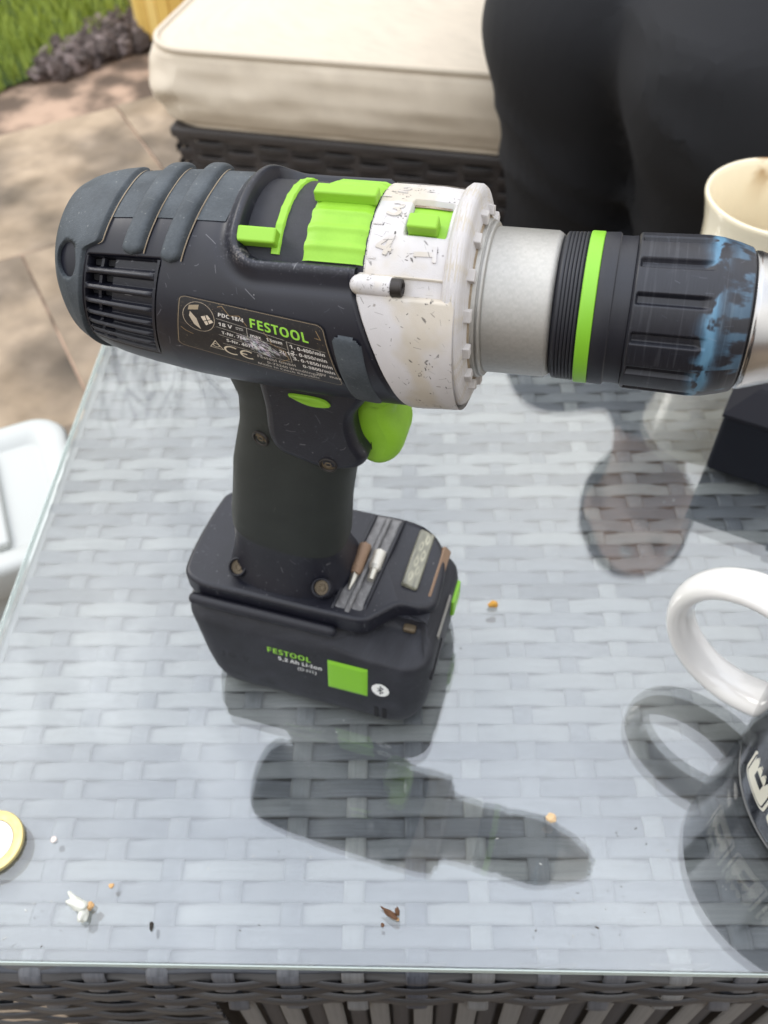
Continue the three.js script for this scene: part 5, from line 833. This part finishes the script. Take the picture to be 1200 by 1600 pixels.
{ // the photographer, seated before the table with the phone in both hands; the body keeps sky light off the near sides of things
  const me = figure('person in a dark top holding up a phone before the table', { hipL: [-0.09, 0.045, 0], hipR: [0.09, 0.045, 0], kneeL: [-0.16, 0.062, 0.44], kneeR: [0.16, 0.062, 0.44], ankL: [-0.16, -0.37, 0.38], ankR: [0.16, -0.37, 0.38], toeL: [-0.17, -0.42, 0.54], toeR: [0.17, -0.42, 0.54], pel: [0, 0.09, 0], chest: [0, 0.42, 0.10], neck: [0, 0.575, 0.16], head: [0, 0.72, 0.22], shL: [-0.18, 0.50, 0.11], shR: [0.18, 0.50, 0.11], elL: [-0.23, 0.235, 0.27], elR: [0.23, 0.235, 0.27], wrL: [-0.085, 0.285, 0.49], wrR: [0.085, 0.285, 0.49] }, [[0.35, 0, 0.95], [-0.35, 0, 0.95], 1], [[0, 0.08, 0.22], 0.62], [[0, -0.1, 0.22], 0.46], [[0, 0.32, 0.2], 0.36], [0.03, 0.03, 0.034]);
  me.position.set(0.024, 0, 0.785); me.rotation.y = Math.PI;
  const ph = thing('phone', 'slim dark phone held in both hands before the table', 'phone');
  ph.position.copy(camera.position); ph.rotation.copy(camera.rotation);
  const back = 0.0075;
  part('case', new RoundedBoxGeometry(0.074, 0.148, 0.0075, 3, 0.003).translate(0, -0.056, back), M.black, ph);
  part('screen', new RoundedBoxGeometry(0.068, 0.142, 0.0006, 1, 0.0002).translate(0, -0.056, back + 0.0041), std({ color: new THREE.Color(0.01, 0.01, 0.012), roughness: 0.1 }), ph);
  const ch = thing('garden_chair', 'dark slatted garden chair under the person with the phone', 'chair'); ch.position.set(0.024, GY, 0.805);
  part('seat', new RoundedBoxGeometry(0.5, 0.04, 0.5, 2, 0.01).translate(0, 0.36, 0), M.rattanDark[1], ch);
  for (const x of [-0.22, 0.22]) for (const z of [-0.22, 0.22]) part('leg', new RoundedBoxGeometry(0.04, 0.34, 0.04, 1, 0.005).translate(x, 0.17, z), M.rattanDark[1], ch);
  for (let i = 0; i < 5; i++) part('back_slat', new RoundedBoxGeometry(0.5, 0.06, 0.02, 1, 0.005).translate(0, 0.48 + i * 0.09, 0.26), M.rattanDark[1], ch);
  for (const x of [-0.22, 0.22]) part('back_post', new RoundedBoxGeometry(0.04, 0.56, 0.03, 1, 0.005).translate(x, 0.63, 0.285), M.rattanDark[1], ch);
}

// ---------------------------------------------------------------- things beyond the patio
{ // yellow cane tub at the lawn edge
  const tb = thing('cane_tub', 'yellow cane slatted tub standing on the lawn edge behind the cushion', 'tub');
  tb.position.set(-0.40, GY, -2.235);
  const cane = [[226, 190, 104], [214, 176, 92], [234, 202, 122]].map((b, i) => std({ map: rep(streak(b, 90 + i), 4, 1), roughness: 0.6 }));
  const slat = new RoundedBoxGeometry(0.036, 0.34, 0.012, 2, 0.004).translate(0, 0.17, 0.22);
  for (let i = 0; i < 36; i++) { const m = part(numbered('cane_slat'), slat, cane[i % 3], tb); m.rotation.y = i * 10 * DEG; m.position.y = 0.012 + (i % 2) * 0.003; }
  for (const y of [0.2, 0.3]) part('hoop', new THREE.TorusGeometry(0.228, 0.007, 10, 60).rotateX(Math.PI / 2).translate(0, y, 0), cane[1], tb);
  part('floor', new THREE.CylinderGeometry(0.21, 0.21, 0.02, 40).translate(0, 0.03, 0), cane[1], tb);
  shadows(tb);
}
{ // bare garden tree, mirrored in the glass
  const tr = thing('bare_tree', 'bare branching tree beyond the lawn, mirrored in the glass', 'tree');
  const r = rngOf(404), list = [], twigs = []; tr.position.set(-2.75, GY, -9.0);
  const grow = (p, d, len, rad, lev) => {
    const q = p.clone().addScaledVector(d, len), g = new THREE.CylinderGeometry(rad * 0.7, rad, len, lev < 2 ? 10 : 5); g.translate(0, len / 2, 0); g.applyQuaternion(new THREE.Quaternion().setFromUnitVectors(new THREE.Vector3(0, 1, 0), d)); g.translate(p.x, p.y, p.z); (lev < 3 ? list : twigs).push(g);
    if (lev >= 6) return; const n = lev < 1 ? 4 : 2 + (r() < 0.45 ? 1 : 0);
    for (let i = 0; i < n; i++) { const nd = d.clone().add(new THREE.Vector3(r() - 0.5, r() * 0.35 - 0.05, r() - 0.5).multiplyScalar(1.25)).normalize(); grow(q, nd, len * (0.66 + r() * 0.2), rad * 0.64, lev + 1); }
  };
  grow(new THREE.Vector3(0, 0, 0), new THREE.Vector3(0.02, 1, 0).normalize(), 1.9, 0.06, 0);
  const bark = std({ map: rep(worn([72, 62, 52], [110, 100, 85], { seed: 99, cloud: 30 }), 2, 2), roughness: 0.95 });
  part('trunk', merged(list), bark, tr); part('crown', merged(twigs), bark, tr, 'fine bare twigs'); shadows(tr);
}
renderer.render(scene, camera);
